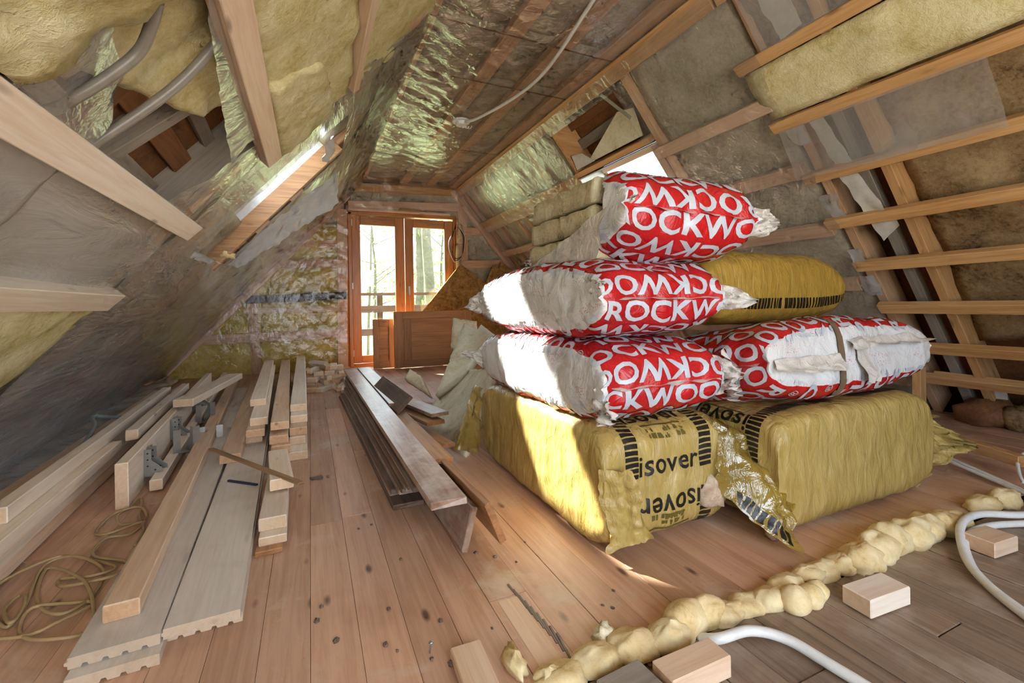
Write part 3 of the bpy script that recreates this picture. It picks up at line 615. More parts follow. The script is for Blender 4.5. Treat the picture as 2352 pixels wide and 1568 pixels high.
for (a, b, g0, g1) in ((dx0 + .045, xm - .004, gp(829, 600).x, gp(909, 600).x), (xm + .004, dx1 - .055, gp(951, 600).x, gp(1023, 600).x)):
    lf = empty('door_leaf', (a, 6.80, .05), 0, D); top = zt - .03; gz0, gz1 = gp(835, 817).z, gp(868, 517).z
    db((a + g0) / 2, .05, (a + g0) / 2, top, g0 - a, .055, 6.78, 'stile', lf); db((b + g1) / 2, .05, (b + g1) / 2, top, b - g1, .055, 6.78, 'stile', lf)
    db(g0, (top + gz1) / 2, g1, (top + gz1) / 2, top - gz1, .053, 6.781, 'top_rail', lf); db(g0, (.05 + gz0) / 2, g1, (.05 + gz0) / 2, gz0 - .05, .053, 6.781, 'bottom_rail', lf)
    mesh('pane', [(g0, 6.81, gz0), (g1, 6.81, gz0), (g1, 6.81, gz1), (g0, 6.81, gz1), (g0, 6.816, gz0), (g1, 6.816, gz0), (g1, 6.816, gz1), (g0, 6.816, gz1)], [[3, 2, 1, 0], [4, 5, 6, 7], [0, 1, 5, 4], [1, 2, 6, 5], [2, 3, 7, 6], [3, 0, 4, 7]], MT['glass'], lf)
hp = gp(941, 668)
board('handle', (hp.x, 6.775, hp.z - .05), (hp.x, 6.775, hp.z + .07), .03, .012, MT['hinge'], D, up=(0, -1, 0)); board('handle', (hp.x, 6.755, hp.z - .06), (hp.x, 6.755, hp.z + .045), .018, .016, MT['hinge'], D, up=(0, -1, 0))
for z in (.15, 1.1, 2.0): board('hinge', (dx0 + .045, 6.765, z), (dx0 + .045, 6.765, z + .09), .015, .02, MT['hinge'], D, up=(0, -1, 0))

# ================================================================ BAGS OF INSULATION
_tc = {}
def text2d(s, size, bold=.022, cell=.02):
    k = (s, size, bold)
    if k in _tc: return _tc[k]
    cu = bpy.data.curves.new('lettering_source', 'FONT'); cu.body = s; cu.size = size; cu.offset = bold * size; cu.resolution_u = 3; cu.space_character = 1.04
    ob = bpy.data.objects.new('lettering_source', cu); COL.objects.link(ob)
    me = bpy.data.meshes.new_from_object(ob.evaluated_get(bpy.context.evaluated_depsgraph_get())); bm = bmesh.new(); bm.from_mesh(me)
    xs = [v.co.x for v in bm.verts]; ys = [v.co.y for v in bm.verts]; x0, x1, y0, y1 = min(xs), max(xs), min(ys), max(ys)
    for ax, lo, hi in ((0, x0, x1), (1, y0, y1)):
        t = lo + cell
        while t < hi:
            co = [0, 0, 0]; co[ax] = t; no = [0, 0, 0]; no[ax] = 1
            bmesh.ops.bisect_plane(bm, geom=bm.verts[:] + bm.edges[:] + bm.faces[:], plane_co=co, plane_no=no); t += cell
    bm.verts.index_update(); out = ([(v.co.x - (x0 + x1) / 2, v.co.y - (y0 + y1) / 2) for v in bm.verts], [[v.index for v in f.verts] for f in bm.faces], x1 - x0, y1 - y0)
    bm.free(); bpy.data.meshes.remove(me); bpy.data.objects.remove(ob); bpy.data.curves.remove(cu); _tc[k] = out; return out
def sp(x, e): return math.copysign(abs(x) ** e, x)
class Bag:
    def __init__(s, W, H, Ln, e=.5, p=.72, q=.62, seed=0., wr=.010, fr=5., narrow=.0, ear=.0, pleat=.0, seamz=.5, skew=0., zoff=0.):
        s.__dict__.update(zoff=zoff, W=W, H=H, Ln=Ln, e=e, p=p, q=q, seed=seed, wr=wr, fr=fr, narrow=narrow, ear=ear, pleat=pleat, seamz=seamz, skew=skew)
        n = 800
        def g(x): return x ** 4 / (x ** 4 + (1 - x) ** 4)
        th = [math.pi / 2 - math.pi / 2 * (int(4 * i / n) + g(4 * i / n - int(4 * i / n))) for i in range(n + 1)]; P = [(W / 2 * sp(math.cos(t), e), H / 2 * sp(math.sin(t), e)) for t in th]
        s.at = [0.]; s.tt = th
        for i in range(n): s.at.append(s.at[-1] + math.dist(P[i], P[i + 1]))
        s.A = s.at[-1]
        ph = [math.copysign(math.pi / 2 * (1 - (1 - abs(2 * i / n - 1)) ** 4), 2 * i / n - 1) for i in range(n + 1)]; Q = [(Ln / 2 * sp(math.sin(t), p), H / 2 * max(0, math.cos(t)) ** q) for t in ph]
        s.bt = [0.]; s.pt_ = ph
        for i in range(n): s.bt.append(s.bt[-1] + math.dist(Q[i], Q[i + 1]))
        s.B = s.bt[-1]
    def inv(s, tab, val, x):
        lo, hi = 0, len(tab) - 1
        while hi - lo > 1:
            m = (lo + hi) // 2
            if tab[m] <= x: lo = m
            else: hi = m
        d = tab[hi] - tab[lo]; t = (x - tab[lo]) / d if d > 1e-12 else 0; return val[lo] + (val[hi] - val[lo]) * min(1, max(0, t))
    def pos(s, a, b, off=0.):
        """a: metres round the girth from the top centre; b: metres along the profile from the middle"""
        t = s.inv(s.at, s.tt, a % s.A); f = s.inv(s.bt, s.pt_, min(s.B - 1e-5, max(1e-5, b + s.B / 2)))
        hs = max(0, math.cos(f)) ** s.q; cx = sp(math.cos(t), s.e); sz = sp(math.sin(t), s.e); y = sp(math.sin(f), s.p)
        wf = 1 - s.narrow * (1 - hs) ** 1.5 + s.ear * (1 - hs) ** 7
        p = V((s.W / 2 * cx * wf, s.Ln / 2 * y, s.H * s.seamz + s.H * (sz * hs) * (s.seamz if sz < 0 else 1 - s.seamz)))
        n = V((cx * abs(cx) * hs / s.W, y * abs(y) ** 3 / s.Ln * 1.2, sz * abs(sz) * hs / s.H)); n = n.normalized() if n.length > 1e-9 else V((0, y, 0))
        q = V((p.x, p.y, p.z)) * s.fr + V((s.seed, s.seed * .7, -s.seed))
        d = s.wr * (fbm(q, 4) + .7 * (abs(noise.noise(q * 2.7)) - .3))
        if s.pleat: d += s.pleat * abs(cx) ** 6 * math.sin(p.z * 260 + p.y * 30) * max(0, min(1, (abs(y) - .45) * 4))
        d += s.wr * .55 * (1 - hs) * math.sin(p.x * 55 + s.seed + 3 * noise.noise(q))
        p = p + n * (d + off); p.x += s.skew * (p.z - s.H / 2)
        if p.z < .001: p.z = .001 + off * .5
        return p
    def build(s, name, mat, parent, m, nu=120, nv=90, cut=None):
        vs, f, zone = [], [], []
        for j in range(nv + 1):
            b = -s.B / 2 + s.B * j / nv
            for i in range(nu):
                a = s.A * i / nu; vs.append(s.pos(a, b)); t = s.inv(s.at, s.tt, a); zone.append(abs(sp(math.sin(t), s.e)) + s.zoff)
        for j in range(nv):
            for i in range(nu):
                if cut and cut(s.A * (i + .5) / nu, -s.B / 2 + s.B * (j + .5) / nv): continue
                f.append([j * nu + i, (j + 1) * nu + i, (j + 1) * nu + (i + 1) % nu, j * nu + (i + 1) % nu])
        o = mesh(name, vs, f, mat, parent, m, True); at = o.data.attributes.new('zone', 'FLOAT', 'POINT'); at.data.foreach_set('value', zone); return o
    def lay(s, items, name, mat, parent, m, off=.003, keep=None):
        """items: (verts2d, faces, a0, b0, ang) printed on the skin"""
        vs, f = [], []
        for v2, fc, a0, b0, ang in items:
            c, sn = math.cos(ang), math.sin(ang); base = len(vs); ab = [(a0 + x * c - y * sn, b0 + x * sn + y * c) for x, y in v2]; vs += [s.pos(a, b, off) for a, b in ab]
            for q in fc:
                ca = sum(ab[i][0] for i in q) / len(q); cb = sum(ab[i][1] for i in q) / len(q)
                if keep is None or keep(ca, cb): f.append([base + i for i in q])
        return mesh(name, vs, f, mat, parent, m, True)
def rockmat():
    m, nt, p = newmat('red_and_white_bag'); at = N(nt, 'Attribute', attribute_name='zone'); v = coords(nt, (1, 1, 1)); n = noisetex(nt, v, 13., 2, .5)
    z = math_(nt, 'ADD', at.outputs['Fac'], math_(nt, 'MULTIPLY', math_(nt, 'SUBTRACT', n, .5), .22)); f = ramp(nt, z, [(.80, (0, 0, 0)), (.805, (1, 1, 1))])
    n2 = noisetex(nt, v, 3., 5, .6); white = ramp(nt, n2, [(.3, S('cfccca')), (.7, S('e6e6e8'))])
    # rows of small red print on the white sides
    vo = N(nt, 'TexVoronoi', Scale=1., feature='F1'); nt.links.new(coords(nt, (60, 130, 130)), vo.inputs['Vector']); pr = ramp(nt, vo.outputs['Distance'], [(.30, (1, 1, 1)), (.36, (0, 0, 0))])
    blk = noisetex(nt, coords(nt, (2, 5, 22)), 1., 1); bf = ramp(nt, blk, [(.60, (0, 0, 0)), (.62, (1, 1, 1))]); pf = math_(nt, 'MULTIPLY', pr, bf); white = mixc(nt, math_(nt, 'MULTIPLY', pf, .55), white, S('c8434a'))
    red = ramp(nt, n2, [(.3, S('b0161a')), (.7, S('cc1f20'))]); c = mixc(nt, f, white, red); nt.links.new(c, p.inputs['Base Color']); p.inputs['Roughness'].default_value = .27
    n3 = noisetex(nt, coords(nt, (9, 9, 9)), 1., 6, .6, 1.0); bump(nt, p, n3, .55, .03); return m
MT['rock'] = rockmat()
MT['print_w'] = plastic('pale_print', 'c3c8d0', .28, 'b4bac4', .35, (9, 9, 9))
MT['flapw'] = plastic('white_bag_flap', 'ddd6ce', .4, 'c7bdb2', .8, (18, 18, 18))
MT['isob'] = plastic('yellow_bag', 'c2a866', .22, 'aa8e4a', .75, (22, 22, 7))
MT['isob2'] = plastic('amber_bag', 'b3903f', .3, '9c7a30', .5, (30, 30, 6))
MT['print_b'] = plastic('black_print', '241f18', .35, '1a1612', .3)
MT['print_f'] = plastic('faded_print', '6e5f26', .4, '5a4d1e', .3)
MT['isof'] = filmmat('yellow_torn_film', .75, hcol='d0b048', tint=.9, refl=1.4, base=.06, bs=.7, scale=(12, 12, 12), gloss=.15, transl=True)
def bagthing(name, label, cat, loc, rz, tilt=(0, 0)):
    t = empty(name, loc, rz); tag(t, label, cat, 'packs of insulation in the stack'); m = Matrix.Translation(loc) @ Matrix.Rotation(rz, 4, 'Z') @ Matrix.Rotation(tilt[0], 4, 'X') @ Matrix.Rotation(tilt[1], 4, 'Y'); return t, m
def lettering(bag, t, m, seed, size=.098, pitch=.094, lim=None, keep=None, first=.046):
    """rows of big capitals: upside down above the end seam, upright below it"""
    R_ = random.Random(seed); v2, fc, w_, h_ = text2d('ROCKWOOL', size, .028); v2 = [(x * 1.32, y) for x, y in v2]; w_ *= 1.32; r2 = text2d('®', size * .5, .0); half = lim or (bag.A / 4 - bag.H * .27); n = int(bag.B / pitch)
    for top in (1, 0):
        items = []; mid = 0 if top else bag.A / 2
        for k in range(n):
            b = -bag.B / 2 + first + k * pitch
            if b > bag.B / 2 - .03: continue
            a0 = mid + R_.uniform(-.2, .2); up = (k % 2 == 1) if top else (k % 2 == 0); ang = 0. if up else math.pi
            if not top: ang += math.pi
            s_ = math.cos(ang)
            for sh in (-1, 0, 1): c0 = a0 + sh * (w_ + .10); items.append((v2, fc, c0, b, ang)); items.append((r2[0], r2[1], c0 + (w_ / 2 + .05) * s_, b, ang))
        bag.lay(items, 'lettering', MT['print_w'], t, m, .0028, lambda a, b: abs(a - mid) < half and abs(b) < bag.B / 2 - .006 and (keep is None or keep(a % bag.A, b)))['kind'] = 'stuff'
def ear(t, m, base, tip, wd, mat, seed=0., name='crimped_end', n=16, twist=.5):
    """crumpled free end of the plastic sleeve; base, tip in the bag's own frame"""
    base, tip = V(base), V(tip); ax = tip - base; side = V((-ax.y, ax.x, 0)).normalized() if abs(ax.z) < ax.length * .9 else V((1, 0, 0)); up = ax.cross(side).normalized(); vs, f = [], []
    for j in range(n + 1):
        k = j / n; c = base + ax * k; r = wd * ((1 - k) * .9 + .22 + .18 * math.sin(k * 5 + seed))
        for i in range(n + 1):
            a = (i / n - .5) * 2; q = V((a * 1.5, k * 2.2, seed)); vs.append(c + up * a * r + side * (wd * .55 * noise.noise(q * 2.1) + wd * .3 * noise.noise(q * 5)) + ax * .12 * noise.noise(q * 3 + V((9, 0, 0))))
    f = [[j * (n + 1) + i, j * (n + 1) + i + 1, (j + 1) * (n + 1) + i + 1, (j + 1) * (n + 1) + i] for j in range(n) for i in range(n)]
    o = mesh(name, vs, f, mat, t, m, True); return o
def seam(bag, t, m, seed):
    """welded seam that stands off the end of the sleeve"""
    vs, f = [], []; n = 40; w2 = bag.W * .44
    for i in range(n + 1):
        x = -w2 + 2 * w2 * i / n; y = -bag.Ln / 2 - .002; z = bag.H * bag.seamz + .006 * noise.noise(V((x * 9, seed, 0)))
        h = .010 + .008 * noise.noise(V((x * 14, seed, 5))); vs += [(x, y + .006, z), (x, y - h, z + .010 * noise.noise(V((x * 18, seed, 9))) - .006)]
    f = [[2 * i, 2 * i + 1, 2 * i + 3, 2 * i + 2] for i in range(n)]; mesh('welded_seam', vs, f, MT['flapw'], t, m, True)
# -- three red-and-white bags on the left
R3 = Bag(.55, .315, 1.16, .42, .62, .62, 3., .012, 5, .02, .05, .002, zoff=.05); t, m = bagthing('insulation_bag', 'red and white bag lying on the yellow bag in the sunlit stack, third from top', 'insulation bag', (1.13, 1.80, .405), 0, (0, 0))
R3.build('sleeve', MT['rock'], t, m); lettering(R3, t, m, 11); seam(R3, t, m, 1.)
ear(t, m, (.24, -.55, .16), (.34, -.64, .17), .06, MT['flapw'], 1.); ear(t, m, (-.26, .54, .15), (-.36, .64, .17), .05, MT['flapw'], 2.); ear(t, m, (-.265, -.52, .12), (-.27, -.62, .06), .06, MT['flapw'], 3.5)
R4 = Bag(.55, .315, 1.16, .42, .62, .62, 7., .012, 5, .02, .06, .003, zoff=.05); t, m = bagthing('insulation_bag', 'red and white bag second from top with a pleated white corner', 'insulation bag', (1.13, 1.80, .70), 0, (0, 0))
R4.build('sleeve', MT['rock'], t, m); lettering(R4, t, m, 12); seam(R4, t, m, 2.)
ear(t, m, (.24, -.55, .16), (.35, -.65, .14), .05, MT['flapw'], 5.); ear(t, m, (-.26, .55, .16), (-.33, .66, .13), .055, MT['flapw'], 6.); ear(t, m, (-.265, -.52, .18), (-.27, -.59, .21), .04, MT['flapw'], 7.)
R5 = Bag(.60, .37, .96, .45, .70, .66, 13., .012, 4.5, .02, .10, .0, zoff=.12); t, m = bagthing('insulation_bag', 'topmost red and white bag torn open to show the stone wool', 'insulation bag', (1.285, 1.70, .985), math.radians(-3), (math.radians(1), math.radians(2)))
def cut5(a, b):   # torn open over the side that faces the window and over the back
    k = (a - R5.A * .75) / (R5.A * .25); edge = -.40 + .05 * noise.noise(V((a * 9, b, 2)))
    if R5.A * .50 < a < R5.A * .75: edge = -.36 + .55 * (R5.A * .75 - a) / (R5.A * .2)
    elif a < R5.A * .5: edge = .2
    else: edge = -.34 + .06 * k
    return b > edge + .05 * noise.noise(V((a * 7, 3, 1)))
R5.build('sleeve', MT['rock'], t, m, cut=cut5); lettering(R5, t, m, 18, .108, .102, keep=lambda a, b: not cut5(a, b)); seam(R5, t, m, 3.)
for i in range(3):
    z0 = .018 + i * .108; c = [(-.305 + i * .006, -.27, z0 + .104), (.20, -.27, z0 + .104), (.20, .31, z0 + .104), (-.30 + i * .006, .31, z0 + .104)]
    o = slab('wool_batt', *c, .101, MT['stone'], t, .008, 9, .03, .014, 90. + i, (0, 0, 1)); o.matrix_basis = WM[t].inverted() @ m @ Matrix.Translation(WM[o].translation)
ear(t, m, (.28, -.44, .18), (.39, -.50, .17), .065, MT['flapw'], 11.); ear(t, m, (-.29, -.40, .19), (-.27, -.50, .21), .035, MT['flapw'], 12.); ear(t, m, (-.29, .28, .02), (-.31, .36, .05), .05, MT['flapw'], 13.)
def flapd(p, a, b): return .012 * fbm(p * 12, 3)
sheet('torn_flap', m @ V((-.325, -.36, .01)), m @ V((-.325, .30, .0)), m @ V((-.325, .20, .03)), m @ V((-.325, -.40, .19)), MT['flapw'], t, 24, 10, flapd, V((-1, 0, 0)), .02)
# -- strapped bag on the right
R6 = Bag(.58, .33, 1.12, .42, .66, .66, 21., .012, 5, .02, .04, .0, zoff=.13); t, m = bagthing('insulation_bag', 'red and white bag tied with a brown strap on the right of the stack', 'insulation bag', (2.00, 1.36, .41), math.radians(-88), (0, math.radians(-10)))
R6.build('sleeve', MT['rock'], t, m); lettering(R6, t, m, 16); seam(R6, t, m, 4.)
pts = [m @ R6.pos(R6.A * i / 48, -.12, .004) for i in range(49)]; vs, f = [], []
for p_ in range(48):
    for dB in (-.018, .018): vs.append(m @ R6.pos(R6.A * p_ / 48, -.12 + dB + .02 * math.sin(p_ * .3), .006))
f = [[2 * i, 2 * i + 1, (2 * i + 3) % 96, (2 * i + 2) % 96] for i in range(48)]; MT['strap'] = plastic('brown_tape', '7c6750', .4, '6a5743', .2); mesh('strap', vs, f, MT['strap'], t, None, True)
def strip6(b0, b1, a0, a1, nm, sd):
    vs, f = [], []; n1, n2 = 30, 6
    for j in range(n2 + 1):
        for i in range(n1 + 1):
            b = b0 + (b1 - b0) * i / n1; a = a0 + (a1 - a0) * j / n2 + .02 * noise.noise(V((b * 7, j * .2, sd))); vs.append(m @ R6.pos(a, b, .006 + (.004 + .03 * (j / n2) ** 2) * (1 + noise.noise(V((b * 16, j * .5, sd))))))
    f = [[j * (n1 + 1) + i, j * (n1 + 1) + i + 1, (j + 1) * (n1 + 1) + i + 1, (j + 1) * (n1 + 1) + i] for j in range(n2) for i in range(n1)]; mesh(nm, vs, f, MT['flapw'], t, None, True)
qa = R6.A * .25
strip6(-.54, -.15, qa - .01, qa + .05, 'torn_flap', 1.); strip6(-.08, .50, qa - .06, qa - .02, 'torn_flap', 2.); strip6(-.03, .06, qa - .02, qa + .10, 'torn_flap', 3.)
ear(t, m, (.10, -.52, .15), (.17, -.62, .06), .09, MT['flapw'], 21.); ear(t, m, (.05, .52, .17), (.10, .66, .21), .06, MT['flapw'], 22.)
# -- yellow bags
def bars(bag, a0, wd=.055, b0=None, b1=None, n=70, rd=1):
    b0 = -bag.B / 2 + .03 if b0 is None else b0; b1 = bag.B / 2 - .03 if b1 is None else b1; items = []; st = (b1 - b0) / n; R_ = random.Random(rd)
    for k in range(n):
        h = st * (.72 if k % 12 < 9 else .45); v = [(-wd / 2 + wd * i / 3, y) for y in (-h / 2, h / 2) for i in range(4)]; items.append((v, [[i, i + 1, i + 5, i + 4] for i in range(3)], a0, b0 + st * (k + .5), R_.uniform(-.03, .03)))
    return items
def yellow(bag, t, m, mat='isob', rows=None, bottom=True, small=True):
    bag.build('sleeve', MT[mat], t, m); it = bars(bag, -.165) + bars(bag, .165, rd=2)
    if bottom: it += bars(bag, bag.A / 2 - .165, rd=3) + bars(bag, bag.A / 2 + .165, rd=4)
    bag.lay(it, 'striped_band', MT['print_b'], t, m, .0022)['kind'] = 'stuff'
    if rows:
        v2, fc, w_, h_ = text2d('isover', .105, .012); bag.lay([(v2, fc, a, b, r) for a, b, r in rows], 'lettering', MT['print_b'], t, m, .0024)['kind'] = 'stuff'
    if small:
        its = []; R_ = random.Random(5); e = bag.B / 2
        for a0, b0 in ((0, -e + bag.H * .36), (bag.A / 2, -e + .10)):
            for i in range(40): wd, h = R_.uniform(.004, .012), R_.uniform(.006, .02); x = R_.uniform(-.08, .08); v = [(x, 0), (x + wd, 0), (x + wd, h), (x, h)]; its.append((v, [[0, 1, 2, 3]], a0, b0 + R_.choice((0, .0, .024)), 0))
            its.append(([(-.09 + .18 * i / 8, y) for y in (.05, .058) for i in range(9)], [[i, i + 1, i + 10, i + 9] for i in range(8)], a0, b0, 0))
        bag.lay(its, 'small_print', MT['print_f'], t, m, .0022)['kind'] = 'stuff'
I1 = Bag(.56, .43, 1.16, .22, .34, .30, 31., .010, 6, .02, .03, .0); t, m = bagthing('insulation_bag', 'yellow bag with black stripes at the bottom of the sunlit stack', 'insulation bag', (1.14, 1.81, .0), 0)
e1 = I1.B / 2; yellow(I1, t, m, 'isob', [(0, -e1 + .27, 0), (0, -e1 + .07, 0), (I1.A / 2, -e1 + .075, 0), (I1.A / 2, -e1 + .4, 0)])
lump('wool_batt', m @ V((.19, -.575, .10)), .06, .05, .07, woolmat('torn_wool', 'd9c6ae', 'b79d82', '8f7358', .8, 40., 12.), t, 4., .3, 3)
# torn sleeve end drooping over the floor
def tf(p, a, b): q = p * 8; return .035 * fbm(q, 3) + .014 * abs(noise.noise(q * 2.5)) + .05 * math.sin(a * 3.1) * math.sin(b * 3.1)
def striped(o, nu, nv, rows, cols, nrm, nm='stripe'):
    vs = [v.co + nrm * .003 for v in o.data.vertices]; f = [[j * (nu + 1) + i, j * (nu + 1) + i + 1, (j + 1) * (nu + 1) + i + 1, (j + 1) * (nu + 1) + i] for j in rows for i in cols]; mesh(nm, vs, f, MT['print_b'], t, None, True)['kind'] = 'stuff'
n_ = V((.3, -1, .2)).normalized()
o = sheet('torn_sleeve', m @ V((.18, -.60, .15)), m @ V((.30, -.83, .012)), m @ V((.47, -.66, .16)), m @ V((.24, -.58, .38)), MT['isof'], t, 36, 30, tf, n_, .02); striped(o, 36, 30, range(1, 6), [i for i in range(6, 34) if i % 3], n_)
sheet('torn_sleeve', m @ V((.20, -.57, .42)), m @ V((.24, -.585, .30)), m @ V((.44, -.62, .13)), m @ V((.34, -.50, .36)), MT['isof'], t, 24, 24, tf, V((.5, -1, .2)), .02)
sheet('gathered_fold', m @ V((-.29, -.55, .30)), m @ V((-.20, -.605, .30)), m @ V((-.13, -.61, .07)), m @ V((-.26, -.57, .03)), MT['isob'], t, 18, 30, lambda p, a, b: .03 * abs(fbm(p * 14, 4)) + .012, V((-.3, -1, 0)), .02)
sheet('gathered_fold', m @ V((-.29, .50, .40)), m @ V((-.30, .58, .40)), m @ V((-.40, .68, .03)), m @ V((-.30, .55, .03)), MT['isof'], t, 16, 26, lambda p, a, b: .03 * abs(fbm(p * 9, 4)) + .005, V((-1, 0, 0)), .02)
I2 = Bag(.54, .43, 1.04, .22, .30, .30, 37., .009, 6, .02, .02, .0); t, m = bagthing('insulation_bag', 'yellow bag with black stripes on the floor under the strapped bag', 'insulation bag', (2.00, 1.355, .0), math.radians(-89))
e2 = I2.B / 2; yellow(I2, t, m, 'isob', [(-.0, -e2 + .17, math.pi), (I2.A / 2, -e2 + .09, math.pi)])
ear(t, m, (.20, .40, .17), (.255, .86, .14), .15, MT['isob'], 31., n=26); lump('wool_batt', m @ V((.245, -.515, .0)), .035, .03, .10, bpy.data.materials['torn_wool'], t, 6., .3, 3)
I7 = Bag(.50, .35, 1.0, .50, .55, .5, 41., .008, 7, .02, .02, .0); t, m = bagthing('insulation_bag', 'plain amber yellow bag behind the red and white bags near the roof slope', 'insulation bag', (2.02, 1.68, .725), math.radians(-88))
I7.build('sleeve', MT['isob2'], t, m); I7.lay(bars(I7, I7.A / 2 - .30, .05, n=50), 'striped_band', MT['print_b'], t, m, .002)['kind'] = 'stuff'; ear(t, m, (.02, .46, .26), (.0, .56, .30), .05, MT['isob2'], 41.)

# ================================================================ TIMBER
NEW = 'new sawn timber lying in rows on the left'
def lum(name, label, a, b, z, w_, h, mat='new', group=NEW, z1=None, cat='timber', **k):
    p0 = F(*a, z) if len(a) == 2 else V(a); p1 = F(*b, z if z1 is None else z1) if len(b) == 2 else V(b); return tag(board(name, p0, p1, w_, h, MT[mat], None, **k), label, cat, group)
# long beams against the left slope (three courses)
def along(name, label, x, y0, y1, z, w_, h, mat='new', sl=-.055, **k): return lum(name, label, (x, y0, z), (x + sl * (y1 - y0), y1, z), z, w_, h, mat, **k)
along('timber_beam', 'bottom beam of the far left pile, resting on the floor', -.90, 1.0, 5.4, .055, .13, .05, 'new2')
along('timber_beam', 'middle beam of the far left pile, its edge facing the cable', -.885, .9, 5.3, .108, .12, .05, 'new')
along('timber_beam', 'long beam at the back of the far left pile', -1.045, 1.0, 5.5, .062, .10, .06, 'new2')
along('timber_beam', 'top wide beam of the far left pile with a bark edge', -.86, .9, 3.05, .158, .11, .048, 'new')
along('timber_beam', 'square ended beam lying on the far left pile', -.935, 2.02, 4.6, .213, .052, .054, 'new', sl=-.06)
along('timber_beam', 'far left plank next to the plastic film', -1.06, 1.2, 5.2, .105, .10, .042, 'new2')
along('timber_beam', 'bright narrow timber with a splintered end, left of the joist hangers', -.872, 3.02, 4.72, .215, .055, .055, 'new', sl=-.07, rough=.006)
along('joist', 'board standing on edge with joist hangers on its side', -.745, 2.45, 5.55, .195, .046, .195, 'new', sl=-.07)
# joist hangers
def hanger(p, s, ang, label):
    t = empty('joist_hanger', p, ang); tag(t, label, 'joist hanger', 'galvanised joist hangers'); m = WM[t]
    def plate(nm, pts, n, par=None): return prism(nm, [m @ V(q) for q in pts], .0025, m.to_3x3() @ V(n), MT['steel'], par or t)
    a = plate('side_plate', [(0, 0, 0), (0, .075 * s, .0), (0, .075 * s, .035 * s), (0, .03 * s, .075 * s), (0, .03 * s, .13 * s), (0, 0, .13 * s)], (1, 0, 0))
    b = plate('side_plate', [(.06 * s, 0, 0), (.06 * s, .075 * s, .0), (.06 * s, .075 * s, .035 * s), (.06 * s, .03 * s, .075 * s), (.06 * s, .03 * s, .13 * s), (.06 * s, 0, .13 * s)], (1, 0, 0))
    plate('seat_plate', [(0, 0, 0), (.06 * s, 0, 0), (.06 * s, .075 * s, 0), (0, .075 * s, 0)], (0, 0, -1))
    for x in (-.035 * s, .06 * s): plate('flange', [(x, 0, 0), (x + .035 * s, 0, 0), (x + .035 * s, 0, .13 * s), (x, 0, .13 * s)], (0, -1, 0))
    for side, x in ((a, .0027), (b, .06 * s + .0027)):
        for yy, zz in ((.015, .11), (.015, .08), (.015, .05), (.045, .03), (.06, .015)):
            vs = [m @ V((x, yy * s + .004 * math.cos(k), zz * s + .004 * math.sin(k))) for k in [i * math.pi / 3 for i in range(6)]]; o = prism('nail_hole', vs, .0004, m.to_3x3() @ V((1, 0, 0)), MT['dark'], side)
hanger((-.735, 2.78, .045), 1.0, math.radians(-95), 'galvanised joist hanger nearest the camera on the upright board')
hanger((-.66, 3.02, .06), 1.0, math.radians(35), 'galvanised joist hanger turned over beside the thin timber')
hanger((-.775, 3.45, .05), 1.0, math.radians(-95), 'second galvanised joist hanger along the upright board')
hanger((-.70, 3.75, .06), 1.0, math.radians(40), 'galvanised joist hanger half under the slanted timber')
hanger((-.83, 4.35, .06), 1.0, math.radians(-95), 'galvanised joist hanger farthest back on the upright board')
hanger((-.60, 3.30, .0), 1.0, math.radians(10), 'galvanised joist hanger lying on the floor in shadow')
lum('timber', 'thin square timber sloping down to the floor beside the hangers', (-.665, 2.60, .06), (-.915, 6.2, .115), 0, .05, .05, 'new')
lum('timber', 'slanted short timber lying across the others', (-.765, 3.58, .262), (-.63, 4.80, .262), 0, .115, .048, 'new')
# white grooved planks
def plank(label, x0, y0, x1, y1, z, w_=.165):
    """profiled plank with grooves along its underside"""
    m = frame((x0, y0, z), (x1, y1, z)); l = math.dist((x0, y0), (x1, y1)); h = .026; prof = [(-w_ / 2, 0), (w_ / 2, 0), (w_ / 2, -.008), (w_ / 2 + .006, -.010), (w_ / 2 + .006, -.016), (w_ / 2, -.018), (w_ / 2, -h)]
    for g in (.055, .018, -.018, -.055): prof += [(g + .007, -h), (g + .004, -h + .007), (g - .004, -h + .007), (g - .007, -h)]
    prof += [(-w_ / 2, -h)]; n = len(prof); vs = [(s * l / 2, y, zz) for s in (-1, 1) for y, zz in prof]
    f = [[i, (i + 1) % n, n + (i + 1) % n, n + i] for i in range(n)] + [list(range(n))[::-1], list(range(n, 2 * n))]
    return tag(mesh('grooved_plank', vs, f, MT['white'], None, m), label, 'plank', 'grooved white planks')
plank('lower grooved plank under the left white plank', -.425, 1.33, -.62, 5.0, .027, .17); plank('lower grooved plank under the right white plank', -.262, 1.42, -.40, 5.0, .027)
plank('left white plank that carries the brown beam', -.432, 1.365, -.635, 5.3, .054, .17); plank('right white plank with the dark blue strip on it', -.262, 1.385, -.415, 5.1, .0541)
lum('timber_beam', 'brown beam lying lengthwise on the left white plank', (-.452, 1.47, .1), (-.745, 5.6, .1), 0, .075, .045, 'new2')
